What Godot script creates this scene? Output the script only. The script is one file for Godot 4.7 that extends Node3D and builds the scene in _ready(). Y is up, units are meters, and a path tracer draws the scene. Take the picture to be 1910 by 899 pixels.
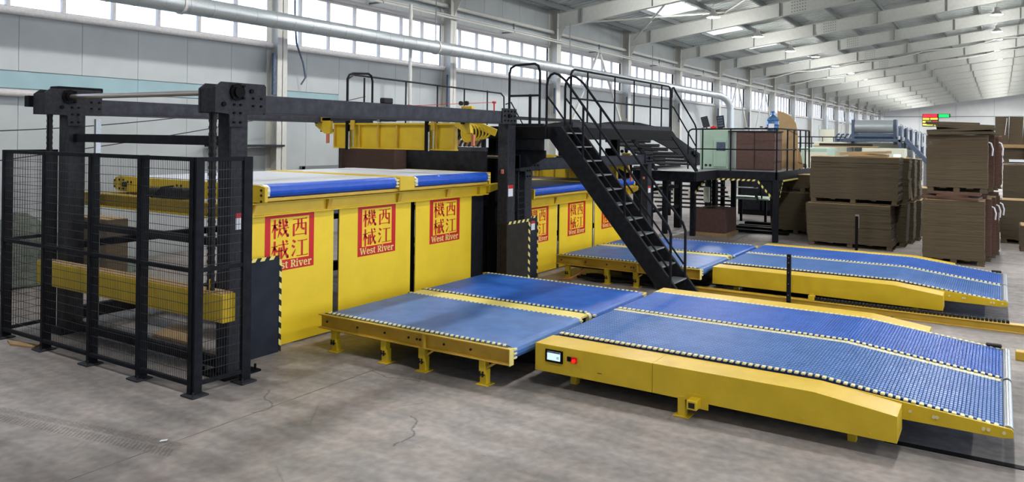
extends Node3D
# A corrugated-board plant: stacker lifts, belt tables, gantry, catwalk and stacks of board in a steel hall.
# World axes: x runs from the window wall (-12.8) into the hall, -z runs down the hall, y is up, metres.

class MB:                                    # collects triangles for one mesh
	var v := PackedVector3Array()
	var n := PackedVector3Array()
	func tri(a: Vector3, b: Vector3, c: Vector3, na: Vector3, nb: Vector3, nc: Vector3) -> void:
		if (b - a).cross(c - a).dot(na) > 0.0:
			v.append(a); v.append(c); v.append(b); n.append(na); n.append(nc); n.append(nb)
		else:
			v.append(a); v.append(b); v.append(c); n.append(na); n.append(nb); n.append(nc)
	func quad(a: Vector3, b: Vector3, c: Vector3, d: Vector3, out: Vector3) -> void:
		tri(a, b, c, out, out, out)
		tri(a, c, d, out, out, out)
	func box(p: Vector3, s: Vector3, c := 0.0, bs := Basis.IDENTITY) -> void:   # centre, size, chamfer
		var h := s * 0.5
		c = minf(c, minf(h.x, minf(h.y, h.z)) * 0.6)
		var pt := func(ax: int, sg: Vector3) -> Vector3:
			var q := Vector3(sg.x * (h.x - c), sg.y * (h.y - c), sg.z * (h.z - c))
			q[ax] = sg[ax] * h[ax]
			return p + bs * q
		for ax in 3:
			var i := (ax + 1) % 3
			var j := (ax + 2) % 3
			for sg in [-1.0, 1.0]:
				var q: Array[Vector3] = []
				for uv in [[-1.0, -1.0], [1.0, -1.0], [1.0, 1.0], [-1.0, 1.0]]:
					var w := Vector3.ZERO
					w[ax] = sg; w[i] = uv[0]; w[j] = uv[1]
					q.append(pt.call(ax, w))
				var nn := Vector3.ZERO
				nn[ax] = sg
				quad(q[0], q[1], q[2], q[3], bs * nn)
		if c <= 0.0:
			return
		for ax in 3:
			var i := (ax + 1) % 3
			var j := (ax + 2) % 3
			for si in [-1.0, 1.0]:
				for sj in [-1.0, 1.0]:
					var a := Vector3.ZERO
					a[i] = si; a[j] = sj; a[ax] = -1.0
					var b := a
					b[ax] = 1.0
					var nn := Vector3.ZERO
					nn[i] = si; nn[j] = sj
					quad(pt.call(i, a), pt.call(i, b), pt.call(j, b), pt.call(j, a), bs * nn.normalized())
		for sx in [-1.0, 1.0]:
			for sy in [-1.0, 1.0]:
				for sz in [-1.0, 1.0]:
					var w := Vector3(sx, sy, sz)
					var nn: Vector3 = bs * w.normalized()
					tri(pt.call(0, w), pt.call(1, w), pt.call(2, w), nn, nn, nn)
	func span(x0: float, x1: float, y0: float, y1: float, z0: float, z1: float, c := 0.003) -> void:
		box(Vector3((x0 + x1) / 2, (y0 + y1) / 2, (z0 + z1) / 2), Vector3(absf(x1 - x0), absf(y1 - y0), absf(z1 - z0)), c)
	func bar(a: Vector3, b: Vector3, w: float, h: float, c := 0.002) -> void:   # rectangular bar from a to b
		var d := (b - a)
		var l := d.length()
		d /= l
		var up := Vector3.UP if absf(d.y) < 0.95 else Vector3.RIGHT
		var sd := d.cross(up).normalized()
		box((a + b) * 0.5, Vector3(w, h, l), c, Basis(sd, d.cross(sd) * -1.0, d))
	func tube(pts: Array, r: float, k := 8, caps := true) -> void:
		var rings: Array = []
		var sd := Vector3.ZERO
		for i in pts.size():
			var p: Vector3 = pts[i]
			var d: Vector3 = (pts[mini(i + 1, pts.size() - 1)] - pts[maxi(i - 1, 0)]).normalized()
			if sd == Vector3.ZERO:
				sd = d.cross(Vector3.UP if absf(d.y) < 0.9 else Vector3.RIGHT).normalized()
			sd = (sd - d * sd.dot(d)).normalized()
			var up := sd.cross(d)
			var ring: Array = []
			for j in k:
				var a := TAU * j / k
				ring.append([p + (sd * cos(a) + up * sin(a)) * r, sd * cos(a) + up * sin(a)])
			rings.append(ring)
		for i in pts.size() - 1:
			for j in k:
				var a: Array = rings[i][j]
				var b: Array = rings[i][(j + 1) % k]
				var c: Array = rings[i + 1][(j + 1) % k]
				var e: Array = rings[i + 1][j]
				tri(a[0], b[0], c[0], a[1], b[1], c[1])
				tri(a[0], c[0], e[0], a[1], c[1], e[1])
		if caps:
			for e in [0, pts.size() - 1]:
				var q: Vector3 = pts[e]
				var dd: Vector3 = (pts[1] - pts[0]).normalized() * -1.0 if e == 0 else (pts[-1] - pts[-2]).normalized()
				for j in k:
					tri(q, rings[e][j][0], rings[e][(j + 1) % k][0], dd, dd, dd)
	func cyl(a: Vector3, b: Vector3, r: float, k := 16) -> void:
		tube([a, b], r, k)
	func cone(a: Vector3, b: Vector3, ra: float, rb: float, k := 16) -> void:
		var d := (b - a).normalized()
		var sd := d.cross(Vector3.UP if absf(d.y) < 0.9 else Vector3.RIGHT).normalized()
		var up := sd.cross(d)
		for j in k:
			var e0 := sd * cos(TAU * j / k) + up * sin(TAU * j / k)
			var e1 := sd * cos(TAU * (j + 1) / k) + up * sin(TAU * (j + 1) / k)
			var m0 := (e0 + d * (ra - rb) / (b - a).length()).normalized()
			var m1 := (e1 + d * (ra - rb) / (b - a).length()).normalized()
			tri(a + e0 * ra, a + e1 * ra, b + e1 * rb, m0, m1, m1)
			tri(a + e0 * ra, b + e1 * rb, b + e0 * rb, m0, m1, m0)
			tri(a, a + e0 * ra, a + e1 * ra, -d, -d, -d)
			tri(b, b + e0 * rb, b + e1 * rb, d, d, d)
	func prism(poly: Array, ax: int, lo: float, hi: float) -> void:   # outline of Vector2 extruded along axis ax; 0: (z,y), 1: (x,z), 2: (x,y)
		var pv := PackedVector2Array()
		for q in poly:
			pv.append(q)
		var at := func(q: Vector2, t: float) -> Vector3:
			return Vector3(t, q.y, q.x) if ax == 0 else Vector3(q.x, t, q.y) if ax == 1 else Vector3(q.x, q.y, t)
		var nn := Vector3.ZERO
		nn[ax] = 1.0
		var id := Geometry2D.triangulate_polygon(pv)
		for t in range(0, id.size(), 3):
			tri(at.call(pv[id[t]], hi), at.call(pv[id[t + 1]], hi), at.call(pv[id[t + 2]], hi), nn, nn, nn)
			tri(at.call(pv[id[t]], lo), at.call(pv[id[t + 1]], lo), at.call(pv[id[t + 2]], lo), -nn, -nn, -nn)
		var sgn := -1.0 if Geometry2D.is_polygon_clockwise(pv) else 1.0
		for i in pv.size():
			var a := pv[i]
			var b := pv[(i + 1) % pv.size()]
			var e := (b - a).normalized()
			var o: Vector3 = at.call(Vector2(e.y, -e.x) * sgn, 0.0)
			quad(at.call(a, lo), at.call(b, lo), at.call(b, hi), at.call(a, hi), o)
	func rot(t: Transform3D) -> MB:
		for i in v.size():
			v[i] = t * v[i]
			n[i] = (t.basis * n[i]).normalized()
		return self

var used := {}
var org := {}
var M := {}
var fine := FastNoiseLite.new()
var rng := RandomNumberGenerator.new()

func numbered(called: String) -> String:
	used[called] = int(used.get(called, 0)) + 1
	return called if used[called] == 1 else "%s_%03d" % [called, used[called] - 1]

func thing(called: String, label: String, category: String, at: Vector3, group := "") -> Node3D:
	var o := Node3D.new()
	o.name = numbered(called)
	o.position = at
	add_child(o)
	org[o] = at
	tag(o, label, category, group)
	return o

func tag(o: Node, label: String, category: String, group := "") -> void:
	o.set_meta("label", label)
	o.set_meta("category", category)
	if group:
		o.set_meta("group", group)

func mesh_of(b: MB, off: Vector3) -> ArrayMesh:
	var vv := b.v.duplicate()
	if off != Vector3.ZERO:
		for i in vv.size():
			vv[i] -= off
	var arr := []
	arr.resize(Mesh.ARRAY_MAX)
	arr[Mesh.ARRAY_VERTEX] = vv
	arr[Mesh.ARRAY_NORMAL] = b.n
	var am := ArrayMesh.new()
	am.add_surface_from_arrays(Mesh.PRIMITIVE_TRIANGLES, arr)
	return am

func part(called: String, b: MB, m: Material, parent: Node, stuff := false) -> MeshInstance3D:   # b holds world coordinates
	var o := MeshInstance3D.new()
	o.name = called
	o.mesh = mesh_of(b, org[parent])
	o.material_override = m
	parent.add_child(o, true)
	org[o] = org[parent]
	if stuff or called in ["bolts", "rivets", "holes", "anchor_bolts", "adjusting_bolts", "edge_modules", "chain"]:
		o.set_meta("kind", "stuff")
	return o

func struct(called: String, b: MB, m: Material) -> MeshInstance3D:
	var o := MeshInstance3D.new()
	o.name = called
	o.mesh = mesh_of(b, Vector3.ZERO)
	o.material_override = m
	add_child(o, true)
	org[o] = Vector3.ZERO
	o.set_meta("kind", "structure")
	return o

func copy_thing(o: Node3D, shift: Vector3, label: String, group := "") -> Node3D:
	var c: Node3D = o.duplicate()
	c.name = numbered(String(o.name).rstrip("0123456789").rstrip("_"))
	add_child(c)
	c.position = o.position + shift
	org[c] = org[o]
	c.set_meta("label", label)
	if group:
		c.set_meta("group", group)
	return c

func V(x: float, y: float, z: float) -> Vector3:
	return Vector3(x, y, z)

func P(x: float, y: float) -> Vector2:
	return Vector2(x, y)

# ---------------------------------------------------------------- materials
func flat(c: Color, rough := 0.6, metal := 0.0, spec := 0.5) -> StandardMaterial3D:
	var m := StandardMaterial3D.new()
	m.albedo_color = c
	m.roughness = rough
	m.metallic = metal
	m.metallic_specular = spec
	return m

func glow(c: Color, e: float) -> StandardMaterial3D:
	var m := flat(c, 0.5)
	m.emission_enabled = true
	m.emission = c
	m.emission_energy_multiplier = e
	return m

func noise_tex(freq: float, octaves: int, lo: Color, hi: Color, sd: int, size := 512, stretch := 0.0) -> NoiseTexture2D:
	var f := FastNoiseLite.new()
	f.seed = sd
	f.frequency = freq
	f.fractal_octaves = octaves
	f.noise_type = FastNoiseLite.TYPE_SIMPLEX_SMOOTH
	var t := NoiseTexture2D.new()
	t.width = size
	t.height = size
	t.seamless = true
	t.noise = f
	var g := Gradient.new()
	g.set_color(0, lo)
	g.set_color(1, hi)
	t.color_ramp = g
	return t

func worn(c: Color, spread: float, freq: float, metres: float, rough := 0.5, metal := 0.0, sd := 1, squash := 1.0) -> StandardMaterial3D:
	var m := flat(Color.WHITE, rough, metal)
	m.albedo_texture = noise_tex(freq, 4, c.darkened(spread), c.lightened(spread * 0.6), sd)
	m.uv1_triplanar = true
	m.uv1_world_triplanar = true
	m.uv1_scale = Vector3(1, squash, 1) / metres
	return m

func materials() -> void:
	M.yellow = worn(Color(0.88, 0.74, 0.13), 0.07, 0.012, 2.0, 0.42, 0.0, 3)
	M.panel_yellow = worn(Color(0.99, 0.84, 0.15), 0.04, 0.01, 2.5, 0.5, 0.0, 5)
	M.ochre = worn(Color(0.82, 0.66, 0.20), 0.08, 0.015, 1.6, 0.42, 0.0, 4)
	M.pale_yellow = flat(Color(0.93, 0.86, 0.50), 0.55)
	M.tab = flat(Color(0.90, 0.86, 0.66), 0.5)
	M.black = worn(Color(0.105, 0.11, 0.13), 0.08, 0.02, 1.2, 0.42, 0.0, 7)
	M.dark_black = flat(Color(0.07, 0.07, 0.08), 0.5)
	M.graphite = worn(Color(0.20, 0.205, 0.225), 0.10, 0.03, 1.0, 0.4, 0.1, 8)
	M.beam_grey = worn(Color(0.25, 0.255, 0.285), 0.10, 0.02, 1.4, 0.38, 0.1, 9)
	M.curtain = worn(Color(0.12, 0.12, 0.14), 0.12, 0.01, 1.0, 0.7, 0.0, 10)
	M.cover = worn(Color(0.165, 0.18, 0.215), 0.06, 0.01, 1.5, 0.5, 0.0, 11)
	M.cover_brown = worn(Color(0.18, 0.17, 0.15), 0.06, 0.01, 1.5, 0.5, 0.0, 12)
	M.steel = flat(Color(0.72, 0.72, 0.73), 0.22, 0.9)
	M.shaft = flat(Color(0.75, 0.70, 0.66), 0.3, 0.9)
	M.tread = worn(Color(0.52, 0.55, 0.56), 0.2, 0.06, 0.5, 0.45, 0.5, 13)
	M.galv = worn(Color(0.74, 0.77, 0.79), 0.10, 0.05, 0.8, 0.33, 0.55, 14)
	M.blue = worn(Color(0.07, 0.32, 0.78), 0.10, 0.02, 1.6, 0.42, 0.0, 15)
	M.belt_glare = worn(Color(0.93, 0.95, 0.98), 0.03, 0.012, 1.8, 0.25, 0.0, 36)  # lift belt tops: window glare painted in as near-white colour
	M.blue_worn = worn(Color(0.12, 0.38, 0.78), 0.14, 0.012, 1.8, 0.42, 0.0, 16)
	M.blue_wipe = worn(Color(0.27, 0.47, 0.75), 0.12, 0.012, 1.8, 0.4, 0.0, 17)
	M.belt_grey = worn(Color(0.20, 0.21, 0.27), 0.1, 0.012, 1.8, 0.5, 0.0, 38)
	M.belt_gap = flat(Color(0.12, 0.26, 0.56), 0.7)
	M.rubber = flat(Color(0.05, 0.05, 0.055), 0.7)
	M.green = flat(Color(0.10, 0.32, 0.22), 0.6)
	M.red = flat(Color(0.80, 0.05, 0.06), 0.5)
	M.orange = flat(Color(0.80, 0.47, 0.34), 0.5)
	M.white = flat(Color(0.88, 0.88, 0.86), 0.6)
	M.column = worn(Color(0.80, 0.80, 0.78), 0.04, 0.02, 2.0, 0.6, 0.0, 18)
	M.rafter = worn(Color(0.82, 0.83, 0.81), 0.04, 0.02, 2.0, 0.55, 0.0, 19)
	M.purlin = flat(Color(0.46, 0.48, 0.49), 0.6)
	M.wall = worn(Color(0.70, 0.725, 0.735), 0.05, 0.008, 4.0, 0.65, 0.0, 20)
	M.wall_lit = worn(Color(0.93, 0.94, 0.945), 0.03, 0.008, 6.0, 0.6, 0.0, 37)  # end wall colour raised to stand in for light falling there
	M.wall_blue = worn(Color(0.58, 0.70, 0.73), 0.06, 0.012, 4.0, 0.65, 0.0, 21)
	M.wall_seam = flat(Color(0.60, 0.62, 0.635), 0.7)
	M.frame = worn(Color(0.78, 0.77, 0.77), 0.08, 0.03, 1.0, 0.6, 0.0, 22)
	M.roof = worn(Color(0.78, 0.81, 0.81), 0.08, 0.01, 3.0, 0.5, 0.0, 23)
	M.board = worn(Color(0.36, 0.30, 0.21), 0.16, 0.012, 4.0, 0.85, 0.0, 24, 30.0)
	M.board_dark = worn(Color(0.31, 0.265, 0.185), 0.16, 0.012, 4.0, 0.85, 0.0, 25, 30.0)
	M.board_red = worn(Color(0.38, 0.26, 0.20), 0.16, 0.012, 4.0, 0.85, 0.0, 26, 30.0)
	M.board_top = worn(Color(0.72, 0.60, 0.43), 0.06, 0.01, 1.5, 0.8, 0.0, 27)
	M.brown = worn(Color(0.34, 0.245, 0.22), 0.06, 0.02, 1.0, 0.8, 0.0, 28)
	M.wood = worn(Color(0.66, 0.53, 0.36), 0.12, 0.03, 0.7, 0.75, 0.0, 29)
	M.mint = worn(Color(0.66, 0.76, 0.69), 0.04, 0.01, 2.0, 0.5, 0.0, 30)
	M.cream = flat(Color(0.84, 0.84, 0.76), 0.5)
	M.steel_blue = worn(Color(0.28, 0.34, 0.44), 0.2, 0.03, 1.0, 0.45, 0.2, 31)
	M.paper = flat(Color(0.92, 0.93, 0.95), 0.7)
	M.wire = flat(Color(0.16, 0.16, 0.18), 0.45, 0.2)
	M.brick = flat(Color(0.50, 0.28, 0.22), 0.8)
	M.tarp = worn(Color(0.38, 0.42, 0.38), 0.25, 0.02, 1.0, 0.8, 0.0, 32)
	for q in ["black", "dark_black", "graphite", "beam_grey", "curtain", "cover", "cover_brown"]:
		M[q].metallic_specular = 0.2
		M[q].roughness = 0.62
	var pane := StandardMaterial3D.new()
	pane.albedo_color = Color(0.95, 0.97, 1.0, 0.06)
	pane.transparency = BaseMaterial3D.TRANSPARENCY_ALPHA
	pane.roughness = 0.05
	M.pane = pane
	var water := StandardMaterial3D.new()
	water.albedo_color = Color(0.45, 0.66, 0.92, 0.25)
	water.refraction_enabled = true
	water.refraction_scale = 0.033
	water.roughness = 0.05
	M.bottle = water
	M.screen = glow(Color(0.85, 0.97, 1.0), 3.6)
	M.skylight = glow(Color(0.95, 0.98, 1.0), 5.0)
	M.lamp = glow(Color(0.97, 1.0, 0.95), 18.0)
	M.led_red = glow(Color(1.0, 0.12, 0.25), 3.0)
	M.led_green = glow(Color(0.05, 0.95, 0.45), 3.0)
	M.led_yellow = glow(Color(1.0, 0.95, 0.35), 3.0)
	M.button = glow(Color(1.0, 0.12, 0.08), 5.0)
	M.floor = floor_material()

func floor_material() -> StandardMaterial3D:      # 24 m of worn concrete with stains, scrapes and one run of tyre prints
	var s := 2048
	var metres := 24.0
	var fields := []
	for q in [[0.0035, 4, 41], [0.02, 4, 42], [0.11, 3, 43]]:
		var f := FastNoiseLite.new()
		f.seed = q[2]; f.frequency = q[0]; f.fractal_octaves = q[1]
		fields.append(f.get_seamless_image(s, s).get_data())
	var f2 := FastNoiseLite.new()                 # scrapes run mostly along x
	f2.seed = 44; f2.frequency = 0.05; f2.fractal_octaves = 3
	var st := f2.get_seamless_image(s / 16, s)
	st.resize(s, s, Image.INTERPOLATE_CUBIC)
	var sd := st.get_data()
	var big: PackedByteArray = fields[0]
	var mid: PackedByteArray = fields[1]
	var sml: PackedByteArray = fields[2]
	var out := PackedByteArray()
	out.resize(s * s * 3)
	for i in s * s:
		var b := (big[i] - 128) * 0.20 + (mid[i] - 128) * 0.10 + (sml[i] - 128) * 0.12 + (sd[i] - 128) * 0.12
		var warm := (mid[i] - 128) * 0.03 + 3.0
		var k := i * 3
		out[k] = clampi(int(143.0 + b + warm), 20, 240)
		out[k + 1] = clampi(int(139.0 + b), 20, 240)
		out[k + 2] = clampi(int(137.0 + b - warm * 0.5), 20, 240)
	var im := Image.create_from_data(s, s, false, Image.FORMAT_RGB8, out)
	# tyre prints: two rows of slanted lugs; pixel = (x, -z flipped by triplanar) in metres of this tile
	var r := RandomNumberGenerator.new()
	r.seed = 9
	for row in 2:
		for i in 60:
			var wx := -6.9 + i * 0.035
			var wz := -2.86 - (wx + 6.9) * 0.20 - row * 0.11
			for j in 12:
				var px := int(fposmod((wx + j * 0.006 * (1 if row == 0 else -1)) / metres, 1.0) * s)
				var pz := int(fposmod((wz + j * 0.008) / metres, 1.0) * s)
				var c := im.get_pixel(px, pz).darkened(0.16 + r.randf() * 0.1)
				im.set_pixel(px, pz, c)
	for i in 5200:                                  # scuffs, scrapes and specks
		var p := Vector2(r.randf() * s, r.randf() * s)
		var a := r.randfn(0.0, 0.35) + (0.0 if r.randf() < 0.8 else 1.4)
		var amt := r.randf_range(-0.16, 0.13)
		var len := r.randi_range(1, 4) if i % 3 else r.randi_range(8, 60)
		for j in len:
			p += Vector2(cos(a), sin(a))
			var px := posmod(int(p.x), s)
			var pz := posmod(int(p.y), s)
			var c := im.get_pixel(px, pz)
			im.set_pixel(px, pz, c.darkened(-amt) if amt < 0.0 else c.lightened(amt * 0.6))
	# hairline cracks
	for q in [[-5.3, -4.5, 1.2], [-3.9, -4.7, 0.4], [-5.0, -5.4, 0.2]]:
		var p := Vector2(q[0], q[1])
		var a: float = q[2]
		for i in 60:
			a += r.randf_range(-0.25, 0.25)
			p += Vector2(cos(a), sin(a)) * 0.011
			var px := int(fposmod(p.x / metres, 1.0) * s)
			var pz := int(fposmod(p.y / metres, 1.0) * s)
			im.set_pixel(px, pz, im.get_pixel(px, pz).darkened(0.35))
	var m := flat(Color.WHITE, 0.55)
	m.albedo_texture = ImageTexture.create_from_image(im)
	m.uv1_triplanar = true
	m.uv1_world_triplanar = true
	m.uv1_scale = Vector3.ONE / metres
	m.roughness_texture = noise_tex(0.01, 4, Color(0.40, 0.40, 0.40), Color(0.75, 0.75, 0.75), 45)
	m.roughness = 1.0
	m.roughness_texture_channel = BaseMaterial3D.TEXTURE_CHANNEL_RED
	return m

# ---------------------------------------------------------------- scene
const BAY := 5.83
const COL0 := -10.8
const XW := -12.8
const RIDGE := 4.0
const SLOPE := 0.135
const EAVE := 5.84
const ZB := -107.0
const ZF := 4.5
const XR := 13.0  # unseen right wall, set nearer to strengthen light from its windows

func under(x: float) -> float:                 # underside of the rafters
	return EAVE + SLOPE * (RIDGE - absf(x - RIDGE) - XW - 0.35)

func _ready() -> void:
	camera_and_light()
	materials()
	rng.seed = 77
	hall()
	lamps()
	fence()
	lift(0.0, 1.70, 2.665, "nearer")
	lift(-5.13, 1.42, 1.99, "farther")
	tables()
	walkway()
	control_platform()
	stacks()
	far_machines()
	oddments()

func camera_and_light() -> void:
	var cam := Camera3D.new()
	cam.name = "camera"
	var fx := 1436.07
	cam.projection = Camera3D.PROJECTION_FRUSTUM
	cam.keep_aspect = Camera3D.KEEP_HEIGHT
	cam.near = 0.1
	cam.far = 400.0
	cam.size = 0.1 * 899.0 / fx
	cam.frustum_offset = Vector2(0.0, -0.1 * (449.5 - 256.18) / fx)
	cam.position = Vector3(0, 2.2, 0)
	cam.basis = Basis(Vector3.UP, 0.5656) * Basis(Vector3(0, 0, 1), 0.0126)
	add_child(cam)
	cam.current = true
	var sky := ProceduralSkyMaterial.new()
	sky.sky_top_color = Color(0.70, 0.82, 1.0)
	sky.sky_horizon_color = Color(0.95, 0.97, 1.0)
	sky.ground_horizon_color = Color(0.90, 0.92, 0.95)
	sky.ground_bottom_color = Color(0.55, 0.55, 0.55)
	var e := Environment.new()
	e.background_mode = Environment.BG_SKY
	e.sky = Sky.new()
	e.sky.sky_material = sky
	e.background_energy_multiplier = 21.0
	e.tonemap_mode = Environment.TONE_MAPPER_LINEAR
	e.tonemap_exposure = 0.20
	e.sdfgi_enabled = true
	e.ssao_enabled = true
	e.ssil_enabled = true
	var w := WorldEnvironment.new()
	w.name = "surroundings"
	w.environment = e
	add_child(w)
	# roof light strips: daylight that comes through the translucent sheets
	for x in [-9.95, -2.0, 10.0]:
		var a := AreaLight3D.new()
		a.name = "roof_strip_light"
		a.area_size = Vector2(1.0, 98.0)
		a.position = Vector3(x, under(x) + 0.60, -57.0)
		a.rotation = Vector3(-PI / 2, 0, 0)
		a.light_energy = 1.4
		a.light_color = Color(0.93, 0.97, 1.0)
		a.light_specular = 1.0
		a.shadow_enabled = true
		a.area_range = 60.0
		add_child(a, true)

func lamps() -> void:
	for x in [-8.5, -0.2, 8.2]:
		for i in range(-1, 17):
			var z := -8.9 - BAY * i
			var y := under(x) + (0.22 if (x == -8.5 and i >= 3 and i <= 5) or (x == -0.2 and (i == 5 or i == 6)) else 0.50)
			var l := SpotLight3D.new()
			l.name = "lamp_light"
			l.position = V(x, y - 0.17, z)
			l.light_energy = 66.0
			l.light_size = 0.16
			l.light_color = Color(1.0, 0.99, 0.97)
			l.spot_range = 80.0
			l.spot_attenuation = 2.0
			l.spot_angle = 80.0
			l.spot_angle_attenuation = 0.3
			l.rotation = Vector3(-PI / 2, 0, 0)
			l.shadow_enabled = true
			add_child(l, true)
			var up := OmniLight3D.new()              # added fill under each lamp, brightens the rafters and roof
			up.name = "roof_fill_light"
			up.position = V(x, y - 0.20, z)
			up.light_energy = 26.0
			up.light_size = 0.2
			up.light_color = Color(1.0, 0.99, 0.97)
			up.omni_range = 80.0
			up.omni_attenuation = 2.0
			up.shadow_enabled = true
			add_child(up, true)
			var says := "white hall lamp hidden between the rafters above or beside the camera"
			if x == -8.5 and i >= 3 and i <= 5:
				says = "white bell shaped hall lamp, %s of the three lit lamps over the lifts" % ["nearest", "middle", "farthest"][i - 3]
			elif x == -0.2 and (i == 5 or i == 6):
				says = "white bell shaped hall lamp, %s of the two at the photo's upper right" % ["upper", "lower"][i - 5]
			elif i > 5:
				says = "white hall lamp half hidden between the far rafters"
			var t := thing("bay_lamp", says, "lamp", V(x, y, z), "hall lamps")
			var b := MB.new()
			b.cone(V(x, y + 0.05, z), V(x, y - 0.12, z), 0.09, 0.24, 16)
			b.cyl(V(x, y + 0.18, z), V(x, y + 0.03, z), 0.08, 12)
			b.cyl(V(x, under(x) + 0.62, z), V(x, y + 0.1, z), 0.012, 6)
			part("reflector", b, M.white, t)
			b = MB.new()
			b.cyl(V(x, y - 0.122, z), V(x, y - 0.132, z), 0.21, 16)
			part("lens", b, M.lamp, t)

func hall() -> void:
	# floor in two slabs with an open joint between them
	var b := MB.new()
	b.span(XW - 0.3, -4.955, -0.3, 0.0, ZB - 0.3, ZF + 0.3, 0.0)
	var fl := struct("floor", b, M.floor)
	b = MB.new()
	b.span(-4.943, XR + 0.3, -0.3, 0.0, ZB - 0.3, ZF + 0.3, 0.0)
	part("floor_slab", b, M.floor, fl)
	b = MB.new()
	b.span(-4.956, -4.942, -0.3, -0.012, ZB - 0.3, ZF + 0.3, 0.0)
	part("joint_filler", b, M.rubber, fl)
	b = MB.new()                                   # thin dark strip on the floor along the row of tables
	b.span(-0.70, 3.0, 0.0, 0.006, -6.31, -6.24, 0.001)
	part("floor_strip", b, M.dark_black, fl)
	# window wall: body below the windows, panels, body above
	b = MB.new()
	b.span(XW - 0.3, XW - 0.03, -0.3, 4.02, ZB, ZF, 0.0)
	b.span(XW - 0.3, XW - 0.03, 5.30, 6.75, ZB, ZF, 0.0)
	var wl := struct("wall_left", b, M.wall_seam)
	var n := 0
	for i in range(-4, 16):                        # between two columns: six panels below, six above
		var z0 := COL0 - BAY * i
		if z0 - BAY < ZB:
			break
		if i > 9:
			b = MB.new()
			b.span(XW - 0.04, XW, 0.0, 4.0, z0, z0 - BAY, 0.004)
			part("wall_panel", b, M.wall, wl)
			b = MB.new()
			b.span(XW - 0.04, XW, 5.32, 6.75, z0, z0 - BAY, 0.004)
			part("wall_panel", b, M.wall, wl)
			continue
		for j in 6:
			var za := z0 - BAY * j / 6.0
			var zc := za - BAY / 6.0 + 0.004
			var blue := za > -12.5
			b = MB.new()
			b.span(XW - 0.04, XW, 3.13 if blue else 0.0, 4.0, za, zc, 0.004)
			part("wall_panel", b, M.wall, wl)
			if blue:
				b = MB.new()
				b.span(XW - 0.04, XW + 0.004, 2.86, 3.12, za, zc + (0.0 if j % 3 == 2 else -0.008), 0.002)
				part("blue_panel", b, M.wall_blue, wl)
				b = MB.new()
				b.span(XW - 0.04, XW, 0.0, 2.85, za, zc, 0.004)
				part("wall_panel", b, M.wall, wl)
			b = MB.new()
			b.span(XW - 0.04, XW, 5.32, 6.75, za, zc, 0.004)
			part("wall_panel", b, M.wall, wl)
	# sill ledge, girt and service pipes along the wall
	b = MB.new()
	b.span(XW - 0.1, XW + 0.09, 3.98, 4.09, ZB, ZF, 0.01)
	b.span(XW - 0.1, XW + 0.04, 5.24, 5.33, ZB, ZF, 0.008)
	part("window_ledge", b, M.frame, wl)
	b = MB.new()
	b.cyl(V(XW + 0.16, 5.72, ZF), V(XW + 0.16, 5.72, ZB), 0.06, 10)
	part("girt", b, M.column, wl)
	b = MB.new()
	b.cyl(V(XW + 0.42, 5.36, ZF), V(XW + 0.42, 5.36, ZB), 0.03, 8)
	b.cyl(V(XW + 0.42, 5.42, ZF), V(XW + 0.42, 5.42, ZB), 0.018, 6)
	part("service_pipe", b, M.column, wl)
	for i in range(-1, 15):
		b = MB.new()
		var z := COL0 - BAY * (i + 0.5)
		b.span(XW + 0.39, XW + 0.43, 5.36, 5.62, z - 0.02, z + 0.02)
		b.span(XW, XW + 0.45, 5.34, 5.38, z - 0.02, z + 0.02)
		part("pipe_hanger", b, M.purlin, wl)
	b = MB.new()
	b.cyl(V(XW + 0.12, 2.78, ZF), V(XW + 0.12, 2.78, -7.0), 0.055, 10)
	part("old_pipe", b, M.frame, wl)
	# columns
	for i in range(-3, 17):
		var z: float = COL0 - BAY * i
		if z < ZB:
			break
		b = MB.new()
		b.span(-12.8, -12.45, 0.0, 6.6, z - 0.008, z + 0.008, 0.0)
		b.span(-12.47, -12.45, 0.0, 6.4, z - 0.13, z + 0.13, 0.004)
		b.span(-12.80, -12.78, 0.0, 6.6, z - 0.13, z + 0.13, 0.004)
		b.prism([P(-12.45, EAVE - 0.42), P(-12.45, EAVE + 0.02), P(-12.18, EAVE + 0.06)], 2, z - 0.01, z + 0.01)
		part("column", b, M.column, wl)
		if i < 8:
			b = MB.new()
			b.span(-12.50, -12.44, 3.0, 3.85, z + 0.16, z + 0.24, 0.004)
			part("cable_tray", b, M.steel_blue, wl)
	for i in [2, 5, 6, 11]:                        # cross braces
		var z0: float = COL0 - BAY * i
		for s in [0.0, 1.0]:
			b = MB.new()
			b.bar(V(-12.40, 5.3, z0 - BAY * 0.5 + (0.08 if s == 0.0 else -0.08)), V(-12.40, 2.1, z0 - BAY * (0.06 if s == 0.0 else 0.94)), 0.07, 0.07)
			part("brace", b, M.column, wl)
	# windows, one per bay, seven panes each
	for i in range(-4, 16):
		var z0 := COL0 - BAY * i - 0.0
		if z0 - BAY < ZB:
			break
		b = MB.new()
		b.span(XW - 0.12, XW - 0.04, 4.09, 4.13, z0, z0 - BAY, 0.004)
		b.span(XW - 0.12, XW - 0.04, 5.20, 5.24, z0, z0 - BAY, 0.004)
		var w := struct("window_%d" % (i + 5), b, M.frame)
		for j in 8:
			b = MB.new()
			var z := z0 - BAY * j / 7.0
			b.span(XW - 0.12, XW - 0.03, 4.10, 5.23, z - 0.028, z + 0.028, 0.006)
			part("mullion", b, M.frame, w)
			if j < 7:
				b = MB.new()
				b.span(XW - 0.088, XW - 0.082, 4.12, 5.21, z - 0.02, z - BAY / 7.0 + 0.02, 0.0)
				part("pane", b, M.pane, w)
	# other walls; the tall window band at right is unseen, added for side light
	b = MB.new()
	b.span(XR, XR + 0.3, -0.3, 1.2, ZB, ZF, 0.0)
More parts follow.
